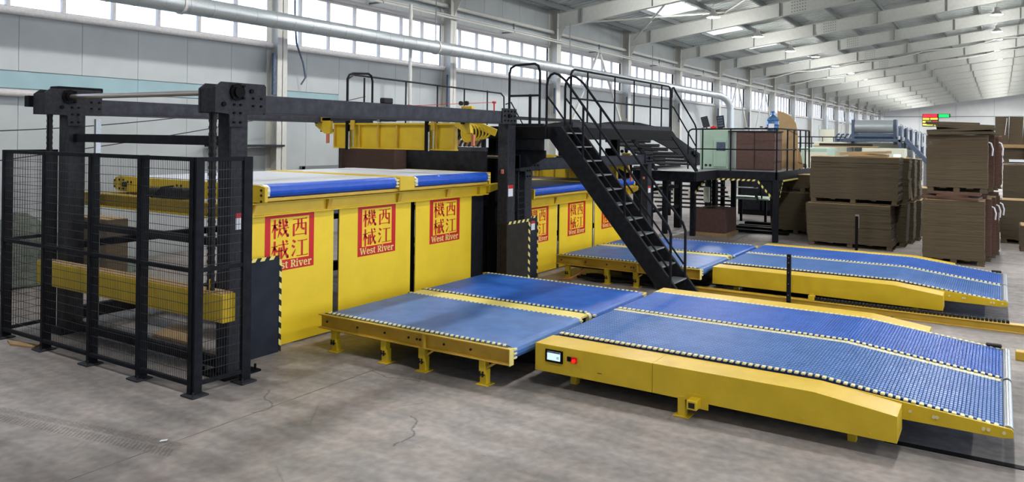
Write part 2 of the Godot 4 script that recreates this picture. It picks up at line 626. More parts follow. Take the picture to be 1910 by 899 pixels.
	b.span(XR, XR + 0.3, 6.0, 8.2, ZB, ZF, 0.0)
	struct("wall_right", b, M.wall)
	b = MB.new()
	b.span(XR + 0.1, XR + 0.2, 1.2, 1.28, ZB, ZF, 0.0)
	b.span(XR + 0.1, XR + 0.2, 3.1, 3.2, ZB, ZF, 0.0)
	for i in 60:
		b.span(XR + 0.08, XR + 0.2, 1.2, 6.0, ZF - i * 2.08 - 0.03, ZF - i * 2.08 + 0.03, 0.0)
	struct("window_30", b, M.frame)
	b = MB.new()
	b.prism([P(XW - 0.3, -0.3), P(XR + 0.3, -0.3), P(XR + 0.3, 7.9), P(RIDGE, 9.0), P(XW - 0.3, 6.6)], 2, ZF, ZF + 0.3)
	struct("wall_front", b, M.wall)
	b = MB.new()
	b.prism([P(XW - 0.3, -0.3), P(XR + 0.3, -0.3), P(XR + 0.3, 7.9), P(RIDGE, 9.0), P(XW - 0.3, 6.6)], 2, ZB - 0.3, ZB)
	var wb := struct("wall_back", b, M.wall_lit)
	for i in 6:                                    # wide sheets with pale seams
		b = MB.new()
		b.span(-12.4 + i * 3.9, -12.38 + i * 3.9, 0.0, 6.0 + i * 0.45, ZB, ZB + 0.03, 0.0)
		part("seam", b, M.wall_seam, wb)
	b = MB.new()
	b.span(-12.5, 11.0, 5.32, 5.42, ZB, ZB + 0.06, 0.0)
	part("rail", b, M.wall_seam, wb)
	# roof
	b = MB.new()
	var u0 := EAVE + 0.5 + 0.2
	b.prism([P(XW - 0.3, u0 - 0.09), P(RIDGE, u0 + SLOPE * 16.45), P(XR + 0.3, under(XR + 0.3) + 0.7), P(XR + 0.3, under(XR + 0.3) + 0.94), P(RIDGE, u0 + SLOPE * 16.45 + 0.24), P(XW - 0.3, u0 + 0.15)], 2, ZB - 0.3, ZF + 0.3)
	var roof := struct("ceiling", b, M.roof)
	b = MB.new()                                   # folds of the roof sheet
	for i in 260:
		var z := 0.0 - i * 0.3
		var a := V(-12.7, u0 + SLOPE * (-12.7 - XW - 0.35) - 0.005, z)
		b.bar(a, V(RIDGE, u0 + SLOPE * 16.45 - 0.005, z), 0.06, 0.03, 0.0)
	part("sheet_fold", b, M.roof, roof, true)
	for i in 19:
		var x := -12.2 + i * 1.62
		if x > 12.5:
			break
		var y := under(x) + 0.5
		b = MB.new()
		b.span(x - 0.01, x + 0.01, y, y + 0.2, ZB, ZF, 0.0)
		b.span(x - 0.01, x + 0.07, y, y + 0.012, ZB, ZF, 0.0)
		b.span(x - 0.07, x + 0.01, y + 0.185, y + 0.2, ZB, ZF, 0.0)
		part("purlin", b, M.purlin, roof)
	for i in range(-2, 17):                        # rafters: web, flanges, stiffeners and a bolted splice
		var z: float = COL0 - BAY * i
		if z < ZB:
			break
		b = MB.new()
		for sd in [0, 1]:
			var xa := XW + 0.35
			var xb := RIDGE
			var pts := []
			for q in [[xa if sd == 0 else XR, 0.0], [xb, 0.0], [xb, 0.5], [xa if sd == 0 else XR, 0.5]]:
				var x: float = q[0]
				pts.append(P(x, under(x) + q[1]))
			b.prism(pts, 2, z - 0.006, z + 0.006)
			for off in [0.006, 0.494]:
				var xc := xa if sd == 0 else XR
				b.bar(V(xc, under(xc) + off, z), V(xb, under(xb) + off, z), 0.2, 0.014, 0.0)
		var rf := part("rafter", b, M.rafter, roof)
		if i >= 0:
			b = MB.new()
			for j in 9:
				var x := -11.6 + j * 2.45
				if x > 6.0:
					break
				b.span(x - 0.008, x + 0.008, under(x) + 0.01, under(x) + 0.49, z - 0.1, z + 0.1, 0.0)
			part("stiffener", b, M.purlin, rf)
			if i < 8:
				b = MB.new()
				for jx in 6:
					for jy in 4:
						var x := -6.3 + jx * 0.09
						b.span(x, x + 0.03, under(x) + 0.08 + jy * 0.11, under(x) + 0.11 + jy * 0.11, z + 0.006, z + 0.024, 0.0)
				part("splice_bolts", b, M.purlin, rf, true)
	for i in range(0, 16):                         # translucent sheets
		var z := COL0 - BAY * (i + 0.5)
		if z - 2 < ZB:
			break
		for x in [-9.95, -2.0]:
			b = MB.new()
			var bs := Basis(Vector3(0, 0, 1), atan(SLOPE))
			b.box(V(x, under(x) + 0.67, z), V(1.25, 0.03, 3.4 if x < -5 else 1.6), 0.0, bs)
			part("skylight", b, M.skylight if x < -5 else M.white, roof)
	for i in [6, 7]:                            # sagging tie rods under some rafters
		var z: float = COL0 - BAY * i
		b = MB.new()
		var pts := []
		for j in 60:
			var x := -11.8 + j * 0.32
			pts.append(V(x, under(x) - 0.05 - 0.14 * absf(sin(x * 0.95)), z + 0.12))
		b.tube(pts, 0.035, 6)
		part("sagging_cable", b, M.column, roof)
	for s in [[V(-12.2, 6.05, -22.8), V(-8.6, 6.9, -28.1)], [V(-12.2, 6.1, -28.1), V(-8.6, 6.7, -22.8)], [V(-8.6, 6.9, -28.1), V(-4.9, 7.2, -22.8)]]:
		b = MB.new()
		b.cyl(s[0], s[1], 0.035, 8)
		part("roof_brace", b, M.column, roof)
	# round duct hung on the columns, with the elbow that drops to the controls
	var t := thing("air_duct", "long galvanised round spiral duct crossing the high windows, with an elbow turning down", "duct", V(-11.8, 4.2, -20.0))
	b = MB.new()
	b.cyl(V(-11.8, 4.40, 6.0), V(-11.8, 4.40, -37.2), 0.16, 20)
	part("tube", b, M.galv, t)
	b = MB.new()
	for i in 86:
		var z := 2.0 - i * 0.46
		b.cyl(V(-11.8, 4.40, z), V(-11.8, 4.40, z - 0.012), 0.165, 18)
	part("spiral_seam", b, M.galv, t, true)
	for z in [-8.0, -15.0, -22.0, -29.0]:
		b = MB.new()
		b.cyl(V(-11.8, 4.40, z), V(-11.8, 4.40, z - 0.05), 0.18, 20)
		part("collar", b, M.frame, t)
		b = MB.new()
		b.bar(V(-11.8, 4.40, z - 0.02), V(-11.8, under(-11.8), z - 0.02), 0.02, 0.02)
		part("hanger", b, M.purlin, t)
	b = MB.new()
	var el := []
	for j in 9:
		var a := PI / 2 * j / 8.0
		el.append(V(-11.8 + 0.9 * sin(a) * 0.55, 4.40 - 0.75 * (1 - cos(a)), -37.2 - 0.75 * sin(a)))
	el.append(V(-11.30, 2.75, -37.95))
	b.tube(el, 0.17, 18)
	part("elbow", b, M.galv, t)
	# slim white pole in front of the windows
	var pl := thing("pole", "slim white pipe standing in front of the second window bay", "pipe", V(-12.0, 0, -14.3))
	b = MB.new()
	b.cyl(V(-12.0, 0.0, -14.3), V(-12.0, 5.36, -14.3), 0.045, 10)
	part("tube", b, M.column, pl)

# ---------------------------------------------------------------- safety fence
func mesh_panel(b: MB, a: Vector3, c: Vector3, y0: float, y1: float) -> void:   # vertical wires 26 mm apart, level wires 80 mm apart
	var d := c - a
	var l := d.length()
	d /= l
	var k := int(l / 0.026)
	for i in range(1, k):
		var p := a + d * (l * i / k)
		b.bar(V(p.x, y0, p.z), V(p.x, y1, p.z), 0.0028, 0.0028, 0.0)
	k = int((y1 - y0) / 0.08)
	for i in range(1, k):
		var y := y0 + (y1 - y0) * i / k
		b.bar(V(a.x, y, a.z), V(c.x, y, c.z), 0.004, 0.004, 0.0)

func fence() -> void:
	var t := thing("safety_fence", "black wire mesh safety fence on posts in front of the nearer lift", "fence", V(-7.3, 0, -4.03))
	var top := 2.0
	var line := [V(-8.95, 0, -4.03), V(-8.13, 0, -4.03), V(-7.28, 0, -4.03), V(-6.48, 0, -4.03), V(-5.69, 0, -4.03), V(-5.66, 0, -4.50)]
	for i in line.size():
		var p: Vector3 = line[i]
		var b := MB.new()
		if i == 4:
			b.span(p.x - 0.05, p.x - 0.004, 0.0, top, p.z - 0.03, p.z + 0.03, 0.003)
			b.span(p.x + 0.004, p.x + 0.035, 0.0, top, p.z - 0.06, p.z + 0.02, 0.003)
		else:
			b.span(p.x - 0.02, p.x + 0.02, 0.0, top, p.z - 0.075, p.z + 0.02, 0.003)
		part("post", b, M.black, t)
		b = MB.new()
		b.span(p.x - 0.08, p.x + 0.09, 0.0, 0.015, p.z - 0.09, p.z + 0.07, 0.004)
		b.cyl(V(p.x + 0.06, 0.012, p.z + 0.045), V(p.x + 0.06, 0.05, p.z + 0.045), 0.008, 6)
		part("foot_plate", b, M.graphite, t)
	var back := V(-8.99, 0, -4.56)
	var b := MB.new()
	b.span(back.x - 0.02, back.x + 0.02, 0.0, top, back.z - 0.03, back.z + 0.03)
	part("post", b, M.black, t)
	var runs := [[line[0], line[1]], [line[1], line[2]], [line[2], line[3]], [line[3], line[4]], [line[4], line[5]], [line[0], back]]
	for r in runs:
		var a: Vector3 = r[0]
		var c: Vector3 = r[1]
		for y in [0.095, 1.045, top - 0.018]:
			b = MB.new()
			b.bar(a + V(0, y, 0), c + V(0, y, 0), 0.03, 0.036, 0.003)
			part("rail", b, M.black, t)
		b = MB.new()
		mesh_panel(b, a, c, 0.11, top - 0.03)
		part("wire_mesh", b, M.wire, t, true)

# ---------------------------------------------------------------- stacker lift
func bolts(b: MB, x: float, spots: Array, r := 0.014) -> void:
	for q in spots:
		b.cyl(V(x, q[1], q[0]), V(x + 0.016, q[1], q[0]), r, 8)

func chain(b: MB, x: float, z: float, y0: float, y1: float) -> void:   # two strands of flat links
	var k := int((y1 - y0) / 0.03)
	for i in k:
		var y := y0 + (i + 0.5) * 0.03
		var w := 0.030 if i % 2 == 0 else 0.016
		for s in [-0.024, 0.024]:
			b.box(V(x + s, y, z), V(w, 0.026 if i % 2 == 0 else 0.036, 0.030), 0.0)

func lift(dz: float, yb: float, yt: float, which: String) -> void:
	var near := which == "nearer"
	var t := thing("lift_gantry", "black steel four post gantry of the %s stacker lift, with chains and head beams" % which, "gantry", V(-7.35, 0, -6.9 + dz), "stacker lift gantries")
	var b: MB
	var zr := [-4.51, -4.71, -9.17, -9.37]
	for s in [0, 2]:
		for x in [-5.88, -8.63]:
			b = MB.new()
			b.span(x - 0.18, x, 0.0, yt - 0.24, zr[s + 1] + dz, zr[s] + dz, 0.012)
			part("post", b, M.graphite, t)
			b = MB.new()
			b.span(x - 0.30, x + 0.10, 0.0, 0.02, zr[s + 1] - 0.10 + dz, zr[s] + 0.10 + dz, 0.004)
			for q in [[-0.26, 0.06], [0.06, 0.06], [-0.26, -0.26], [0.06, -0.26]]:
				b.cyl(V(x + q[0], 0.02, zr[s] + q[1] + dz), V(x + q[0], 0.07, zr[s] + q[1] + dz), 0.012, 6)
			part("base_plate", b, M.dark_black, t)
	# near head brackets: T shaped plates with the shaft bearing
	for x in [-5.86, -8.58]:
		var o := -0.0 if x > -6.0 else 0.09
		b = MB.new()
		b.prism([P(-4.335 + o + dz, yt - 0.05), P(-4.40 + o + dz, yt), P(-4.87 + o * 0.3 + dz, yt), P(-4.89 + o * 0.3 + dz, yt - 0.02), P(-4.89 + o * 0.3 + dz, yt - 0.27), P(-4.87 + o * 0.3 + dz, yt - 0.285), P(-4.665 + dz, yt - 0.285), P(-4.655 + dz, yt - 0.30), P(-4.655 + dz, yt - 0.40), P(-4.49 + dz, yt - 0.40), P(-4.485 + dz, yt - 0.30), P(-4.475 + dz, yt - 0.285), P(-4.335 + o + dz, yt - 0.275)], 0, x - 0.02, x)
		b.prism([P(-4.335 + o + dz, yt - 0.06), P(-4.40 + o + dz, yt - 0.01), P(-4.88 + o * 0.3 + dz, yt - 0.01), P(-4.88 + o * 0.3 + dz, yt - 0.28), P(-4.335 + o + dz, yt - 0.28)], 0, x - 0.24, x - 0.22)
		b.span(x - 0.235, x - 0.01, yt - 0.275, yt - 0.055, -4.34 + o + dz, -4.352 + o + dz, 0.002)
		part("head_bracket", b, M.graphite, t)
		b = MB.new()
		var bx: float = x
		b.cyl(V(bx, yt - 0.085, -4.56 + o * 0.7 + dz), V(bx + 0.022, yt - 0.085, -4.56 + o * 0.7 + dz), 0.078, 24)
		b.cyl(V(bx + 0.02, yt - 0.085, -4.56 + o * 0.7 + dz), V(bx + 0.05, yt - 0.085, -4.56 + o * 0.7 + dz), 0.05, 24)
		for q in [[0.055, 0.055], [-0.055, 0.055], [0.055, -0.055], [-0.055, -0.055]]:
			b.cyl(V(bx + 0.02, yt - 0.085 + q[1], -4.56 + o * 0.7 + q[0] + dz), V(bx + 0.038, yt - 0.085 + q[1], -4.56 + o * 0.7 + q[0] + dz), 0.013, 8)
		part("bearing", b, M.dark_black, t)
		b = MB.new()
		bolts(b, x, [[-4.42 + dz, yt - 0.20], [-4.72 + dz, yt - 0.07]], 0.022)
		bolts(b, x, [[-4.53 + dz, yt - 0.20], [-4.60 + dz, yt - 0.20], [-4.53 + dz, yt - 0.275], [-4.60 + dz, yt - 0.275], [-4.53 + dz, yt - 0.36], [-4.60 + dz, yt - 0.36], [-4.74 + dz, yt - 0.135], [-4.83 + dz, yt - 0.135], [-4.74 + dz, yt - 0.205], [-4.83 + dz, yt - 0.205]], 0.011)
		part("bolts", b, M.dark_black, t)
	b = MB.new()                                       # tail of the left head
	b.span(-8.92, -8.82, yt - 0.20, yt - 0.08, -4.35 + dz, -4.20 + dz, 0.006)
	b.span(-8.80, -8.62, yt - 0.02, yt + 0.03, -4.90 + dz, -4.40 + dz, 0.01)
	part("head_motor", b, M.dark_black, t)
	b = MB.new()
	b.cyl(V(-8.60, yt - 0.085, -4.50 + dz), V(-5.9, yt - 0.085, -4.56 + dz), 0.027, 16)
	part("shaft", b, M.shaft, t)
	for x in [-5.87, -8.62]:
		b = MB.new()
		b.span(x - 0.10, x, yt - 0.27, yt - 0.10, -9.20 + dz, -4.86 + dz, 0.006)
		b.span(x - 0.13, x + 0.03, yt - 0.28, yt - 0.268, -9.00 + dz, -4.86 + dz, 0.003)
		part("head_beam", b, M.beam_grey, t)
		b = MB.new()
		b.prism([P(-8.97 + dz, yt - 0.06), P(-9.33 + dz, yt - 0.06), P(-9.34 + dz, yt - 0.27), P(-9.00 + dz, yt - 0.28), P(-8.96 + dz, yt - 0.25)], 0, x, x + 0.02)
		part("end_bracket", b, M.graphite, t)
		b = MB.new()
		var sp := []
		for i in 4:
			for j in 3:
				if i != 1 or j != 1:
					sp.append([-9.02 - i * 0.085 + dz, yt - 0.10 - j * 0.065])
		bolts(b, x + 0.02, sp, 0.012)
		b.cyl(V(x + 0.02, yt - 0.165, -9.13 + dz), V(x + 0.045, yt - 0.165, -9.13 + dz), 0.03, 12)
		part("bolts", b, M.dark_black, t)
	for q in [[2.09, 2.18, -4.60], [1.15, 1.225, -4.60], [0.03, 0.125, -4.60]]:
		var k: float = (yt - 0.57) / 2.095 if q[0] > 2.0 else 1.0
		b = MB.new()
		b.span(-8.63, -6.06, q[0] * k, q[1] * k, q[2] - 0.03 + dz, q[2] + 0.03 + dz, 0.006)
		part("cross_rail", b, M.black, t)
	for q in [[0.10, 0.24], [0.90, 0.98]]:
		b = MB.new()
		b.span(-8.80, -8.70, q[0], q[1], -9.2 + dz, -4.7 + dz, 0.006)
		part("side_rail", b, M.black, t)
	for x in [-5.945, -8.735]:
		b = MB.new()
		chain(b, x, -4.375 + dz, yb - 0.9 if near else 0.3, yt - 0.14)
		part("chain", b, M.rubber, t)
	b = MB.new()                                       # cable guide beside the left post
	b.span(-8.52, -8.48, 0.0, yt - 0.32, -4.80 + dz, -4.74 + dz, 0.002)
	part("cable_guide", b, M.galv, t)
	if near:
		var wl := warning_label(-5.8795, 1.40, -4.615)
		t.add_child(wl[0]); org[wl[0]] = org[t]
	for z in [-9.24]:
		var l := MB.new()
		l.span(-5.88, -5.876, 1.36 * yb / 1.7, 1.52 * yb / 1.7, z - 0.06 + dz, z + 0.06 + dz, 0.0)
		var lab := part("warning_label", l, M.paper, t)
		l = MB.new()
		l.span(-5.876, -5.8745, 1.47 * yb / 1.7, 1.52 * yb / 1.7, z - 0.06 + dz, z + 0.06 + dz, 0.0)
		part("label_heading", l, M.red, lab)
	b = MB.new()
	b.span(-5.99, -5.95, 1.68 * yb / 1.7, 1.74 * yb / 1.7, -9.19 + dz, -9.15 + dz, 0.004)
	part("sensor", b, M.orange, t)
	# hanging yellow beam that the front chains lift
	if near:
		var f := thing("lift_beam", "long yellow box beam hung low on chains behind the mesh fence", "beam", V(-7.3, 0.5, -4.4))
		b = MB.new()
		b.span(-8.92, -5.735, 0.535, 0.785, -4.48 + dz, -4.345 + dz, 0.006)
		part("beam", b, M.yellow, f)
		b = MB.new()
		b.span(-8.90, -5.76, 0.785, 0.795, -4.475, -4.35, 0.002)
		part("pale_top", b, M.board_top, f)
		b = MB.new()
		b.span(-5.96, -5.93, 0.78, 0.90, -4.39, -4.36, 0.003)
		b.span(-8.75, -8.72, 0.78, 0.90, -4.39, -4.36, 0.003)
		part("chain_anchor", b, M.yellow, f)
	lift_table(dz, yb, which)
	pusher(dz, yt, yb, which)

func warning_label(x: float, y: float, z: float) -> Array:
	var o := MeshInstance3D.new()
	o.name = "warning_label"
	var b := MB.new()
	b.span(x, x + 0.002, y - 0.075, y + 0.03, z - 0.035, z + 0.035, 0.0)
	o.material_override = M.paper
	var off := V(-7.35, 0, -6.9)
	o.mesh = mesh_of(b, off)
	var h := MeshInstance3D.new()
	h.name = "label_heading"
	b = MB.new()
	b.span(x + 0.002, x + 0.003, y + 0.03, y + 0.075, z - 0.035, z + 0.035, 0.0)
	b.span(x, x + 0.002, y + 0.03, y + 0.075, z - 0.035, z + 0.035, 0.0)
	h.mesh = mesh_of(b, off)
	h.material_override = M.red
	o.add_child(h)
	return [o]

func rounded(x0: float, x1: float, y0: float, y1: float, k := 8) -> Array:   # outline in (x, y) with round ends
	var r := (y1 - y0) / 2
	var out := []
	for i in k + 1:
		var a := -PI / 2 + PI * i / k
		out.append(P(x1 - r + r * cos(a), y0 + r + r * sin(a)))
	for i in k + 1:
		var a := PI / 2 + PI * i / k
		out.append(P(x0 + r + r * cos(a), y0 + r + r * sin(a)))
	return out

func lift_table(dz: float, yb: float, which: String) -> void:
	var near := which == "nearer"
	var t := thing("lift_table", "yellow lift table with two belts and three hanging yellow skirts, on the %s lift" % which, "conveyor", V(-7.2, 0, -7.0 + dz), "lift tables")
	var b: MB
	for q in [[-5.10, -7.07], [-7.39, -9.02]]:
		b = MB.new()
		b.prism(rounded(-8.52, -6.10, yb - 0.13, yb), 2, q[1] + dz, q[0] + dz)
		var bl := part("belt", b, M.belt_glare if near else M.belt_grey, t)
		b = MB.new()
		b.prism(rounded(-6.26, -6.094, yb - 0.134, yb + 0.002), 2, q[1] + 0.02 + dz, q[0] - 0.06 + dz)
		part("belt_end", b, M.blue, bl)
		b = MB.new()
		for z in [q[0] - 0.025, q[1] + 0.01]:
			for i in 3:
				b.span(-6.12, -6.088, yb - 0.115 + i * 0.037, yb - 0.095 + i * 0.037, z - 0.02 + dz, z + 0.03 + dz, 0.002)
		part("edge_modules", b, M.tab, bl)
	b = MB.new()
	b.prism([P(-8.66, yb - 0.07), P(-8.62, yb - 0.02), P(-8.55, yb), P(-8.30, yb), P(-8.30, yb - 0.004), P(-6.14, yb - 0.004), P(-6.05, yb - 0.02), P(-6.05, yb - 0.165), P(-6.07, yb - 0.175), P(-8.55, yb - 0.17), P(-8.66, yb - 0.13)], 2, -5.085 + dz, -5.05 + dz)
	part("side_plate", b, M.yellow, t)
	b = MB.new()
	for q in [[-8.62, -0.05], [-8.62, -0.12], [-8.53, -0.04], [-8.45, -0.04], [-8.53, -0.14], [-8.45, -0.14], [-8.36, -0.06], [-8.30, -0.06], [-8.36, -0.19], [-7.45, -0.06], [-7.38, -0.06], [-6.32, -0.05], [-6.36, -0.05], [-6.32, -0.15], [-6.36, -0.15], [-6.10, -0.05], [-6.10, -0.10], [-6.10, -0.16]]:
		b.cyl(V(q[0], yb + q[1], -5.052 + dz), V(q[0], yb + q[1], -5.04 + dz), 0.012, 8)
	b.cyl(V(-8.41, yb - 0.09, -5.05 + dz), V(-8.41, yb - 0.09, -5.02 + dz), 0.03, 12)
	part("bolts", b, M.rubber, t)
	b = MB.new()
	b.span(-8.5, -6.12, yb - 0.17, yb - 0.135, -9.02 + dz, -5.08 + dz, 0.004)
	part("bed", b, M.ochre, t)
	b = MB.new()
	b.span(-8.5, -6.085, yb - 0.16, yb + 0.002, -7.37 + dz, -7.09 + dz, 0.006)
	part("divider", b, M.yellow, t)
	b = MB.new()
	b.span(-8.55, -6.1, yb - 0.16, yb + 0.0, -9.06 + dz, -9.03 + dz, 0.003)
	part("side_plate", b, M.yellow, t)
	# gear motor on the flange in front
	b = MB.new()
	b.cyl(V(-7.72, yb - 0.14, -4.93 + dz), V(-7.50, yb - 0.14, -4.93 + dz), 0.055, 16)
	b.span(-7.50, -7.10, yb - 0.185, yb - 0.07, -5.0 + dz, -4.86 + dz, 0.02)
	b.cyl(V(-7.77, yb - 0.14, -4.93 + dz), V(-7.72, yb - 0.14, -4.93 + dz), 0.045, 16)
	b.tube([V(-7.62, yb - 0.18, -4.86 + dz), V(-7.42, yb - 0.07, -4.85 + dz), V(-7.25, yb - 0.05, -4.87 + dz)], 0.010, 6)
	part("gear_motor", b, M.rubber, t)
	# frame of yellow I beams
	for z in [-4.86, -8.95]:
		b = MB.new()
		b.span(-8.95, -6.2, yb - 0.20, yb - 0.185, z - 0.07 + dz, z + 0.07 + dz, 0.003)
		b.span(-8.95, -6.2, yb - 0.33, yb - 0.315, z - 0.07 + dz, z + 0.07 + dz, 0.003)
		b.span(-8.95, -6.2, yb - 0.32, yb - 0.19, z - 0.006 + dz, z + 0.006 + dz, 0.0)
		part("cross_beam", b, M.yellow, t)
	for x in [-6.26, -8.60]:
		b = MB.new()
		b.span(x - 0.09, x + 0.06, yb - 0.20, yb - 0.185, -9.17 + dz, -4.80 + dz, 0.003)
		b.span(x - 0.09, x + 0.06, yb - 0.325, yb - 0.31, -9.17 + dz, -4.80 + dz, 0.003)
		b.span(x - 0.01, x + 0.01, yb - 0.32, yb - 0.19, -9.17 + dz, -4.80 + dz, 0.0)
		var lb := part("long_beam", b, M.yellow, t)
		for z in [-5.07, -6.08, -7.25, -8.24]:
			b = MB.new()
			b.prism([P(x, yb - 0.2), P(x + 0.058, yb - 0.2), P(x + 0.03, yb - 0.312), P(x, yb - 0.312)], 2, z - 0.03 + dz, z + 0.03 + dz) if z < -5.1 else b.prism([P(x, yb - 0.2), P(x + 0.055, yb - 0.2), P(x, yb - 0.31)], 2, z - 0.01 + dz, z + 0.01 + dz)
			part("stiffener", b, M.ochre, lb)
	b = MB.new()
	b.prism([P(-9.17 + dz, yb - 0.19), P(-9.50 + dz, yb - 0.17), P(-9.42 + dz, yb - 0.26), P(-9.17 + dz, yb - 0.30)], 0, -6.30, -6.20)
	b.cyl(V(-6.2, yb - 0.23, -9.22 + dz), V(-6.19, yb - 0.23, -9.22 + dz), 0.02, 10)
	part("end_hook", b, M.yellow, t)
	b = MB.new()
	b.span(-9.0, -8.9, yb - 0.36, yb - 0.26, -8.8 + dz, -5.0 + dz, 0.004)
	part("rear_beam", b, M.yellow, t)
	# skirts with the printed sign
	var top := yb - 0.315
	for q in [[-4.90, -6.19, -5.24, -5.90], [-6.28, -7.52, -6.575, -7.23], [-7.62, -8.84, -7.905, -8.56]]:
		b = MB.new()
		b.span(-6.285, -6.272, 0.02, top, q[0] + dz, q[1] + dz, 0.0)
		var pn := part("skirt", b, M.panel_yellow, t)
		sign_on(pn, q[2] + dz, q[3] + dz, top - 0.595, top - 0.01)
	for z in [-4.92, -6.24, -7.57, -8.86]:
		b = MB.new()
		b.span(-6.40, -6.33, 0.0, top, z - 0.10 + dz, z + 0.04 + dz, 0.004)
		if z < -8.8:
			b.span(-6.34, -6.30, 0.0, top + 0.02, z - 0.32 + dz, z + 0.02 + dz, 0.004)
		if z < -6.3 and z > -8.8:
			part("support_leg", b, M.dark_black, t)
		elif z < -8.8:
			part("support_leg", b, M.black, t)

# the sign: four characters cut out of a red seal, and the name under them, as thin raised print
const HAN := {
	"west": [[0.07, 0.90, 0.93, 0.90, 0], [0.13, 0.66, 0.13, 0.02, 1], [0.13, 0.66, 0.87, 0.66, 0], [0.86, 0.68, 0.86, 0.02, 1], [0.13, 0.10, 0.86, 0.10, 0], [0.40, 0.90, 0.40, 0.52, 2], [0.40, 0.52, 0.24, 0.26, 3], [0.60, 0.90, 0.60, 0.40, 2], [0.60, 0.40, 0.78, 0.34, 2]],
	"river": [[0.08, 0.92, 0.24, 0.80, 2], [0.03, 0.66, 0.19, 0.54, 2], [0.05, 0.10, 0.26, 0.44, 3], [0.36, 0.86, 0.95, 0.86, 0], [0.64, 0.86, 0.64, 0.08, 1], [0.30, 0.08, 1.0, 0.08, 0]],
	"tool": [[0.0, 0.70, 0.36, 0.70, 0], [0.19, 0.98, 0.19, 0.0, 1], [0.19, 0.68, 0.02, 0.32, 3], [0.20, 0.60, 0.35, 0.42, 2], [0.38, 0.76, 0.98, 0.76, 0], [0.66, 0.98, 0.74, 0.48, 2], [0.74, 0.48, 0.95, 0.05, 1], [0.95, 0.05, 0.98, 0.22, 3], [0.82, 0.96, 0.93, 0.86, 2], [0.92, 0.56, 0.60, 0.05, 3], [0.38, 0.46, 0.68, 0.46, 0], [0.46, 0.64, 0.42, 0.06, 2], [0.58, 0.64, 0.58, 0.04, 2]],
	"machine": [[0.0, 0.70, 0.36, 0.70, 0], [0.19, 0.98, 0.19, 0.0, 1], [0.19, 0.68, 0.02, 0.32, 3], [0.20, 0.60, 0.35, 0.42, 2], [0.50, 0.96, 0.40, 0.82, 3], [0.40, 0.82, 0.54, 0.80, 2], [0.54, 0.82, 0.40, 0.62, 3], [0.40, 0.61, 0.56, 0.63, 2], [0.86, 0.96, 0.76, 0.82, 3], [0.76, 0.82, 0.92, 0.80, 2], [0.92, 0.82, 0.76, 0.62, 3], [0.76, 0.61, 0.94, 0.63, 2], [0.36, 0.50, 1.0, 0.50, 0], [0.64, 0.98, 0.72, 0.46, 2], [0.72, 0.46, 0.95, 0.04, 1], [0.95, 0.04, 0.98, 0.20, 3], [0.88, 0.40, 0.58, 0.06, 3], [0.50, 0.48, 0.36, 0.04, 3], [0.48, 0.32, 0.60, 0.16, 2]],
}

func sign_on(pn: Node, z0: float, z1: float, y0: float, y1: float) -> void:
	var x := -6.272
	var w := z0 - z1
	var h := y1 - y0
	var at := func(u: float, v: float, off: float) -> Vector3:     # u to the right, v up
		return V(x + off, y0 + v * h, z0 - u * w)
	var b := MB.new()
	var rects := [[0.0, 1.0, 0.935, 1.0], [0.0, 0.105, 0.0, 0.935], [0.895, 1.0, 0.0, 0.935], [0.105, 0.895, 0.0, 0.185]]
	for r in rects:
		b.box((at.call(r[0], r[2], 0.001) + at.call(r[1], r[3], 0.001)) * 0.5, V(0.002, (r[3] - r[2]) * h, (r[1] - r[0]) * w), 0.0)
	var sn := part("sign_print", b, M.red, pn)
	b = MB.new()
	for q in [["machine", 0.125, 0.575], ["tool", 0.125, 0.195], ["west", 0.525, 0.575], ["river", 0.525, 0.195]]:
		for s in HAN[q[0]]:
			var cw := 0.345
			var ch := 0.345
			var a := P(q[1] + s[0] * cw, q[2] + s[1] * ch)
			var c := P(q[1] + s[2] * cw, q[2] + s[3] * ch)
			var d := (c - a).normalized()
			var o := P(-d.y, d.x)
			var wa: float = [0.007, 0.020, 0.016, 0.022][s[4]]
			var wb: float = [0.007, 0.020, 0.022, 0.005][s[4]]
			var p0: Vector3 = at.call(a.x + o.x * wa, a.y + o.y * wa, 0.002)
			var p1: Vector3 = at.call(a.x - o.x * wa, a.y - o.y * wa, 0.002)
			var p2: Vector3 = at.call(c.x - o.x * wb, c.y - o.y * wb, 0.002)
			var p3: Vector3 = at.call(c.x + o.x * wb, c.y + o.y * wb, 0.002)
			b.quad(p0, p1, p2, p3, Vector3.RIGHT)
			if s[4] == 0:                              # the little triangle at the end of a level stroke
				b.tri(at.call(c.x, c.y, 0.002), at.call(c.x - 0.035, c.y, 0.002), at.call(c.x - 0.008, c.y + 0.022, 0.002), Vector3.RIGHT, Vector3.RIGHT, Vector3.RIGHT)
	var nm := "characters"
	var ch := MeshInstance3D.new()
	ch.name = nm
	ch.mesh = mesh_of(b, org[pn])
	ch.material_override = M.red
	pn.add_child(ch, true)
	var tm := TextMesh.new()
	tm.text = "West River"
	var f := SystemFont.new()
	f.font_names = PackedStringArray(["Droid Serif"])
	f.font_weight = 700
	tm.font = f
	tm.font_size = 64
	tm.pixel_size = 0.0028 * w / 0.66 * 0.60
	tm.depth = 0.002
	var o := MeshInstance3D.new()
	o.name = "name_print"
	o.mesh = tm
	o.material_override = M.pale_yellow
	o.transform = Transform3D(Basis(Vector3.UP, PI / 2), at.call(0.5, 0.095, 0.003) - org[pn])
	pn.add_child(o, true)

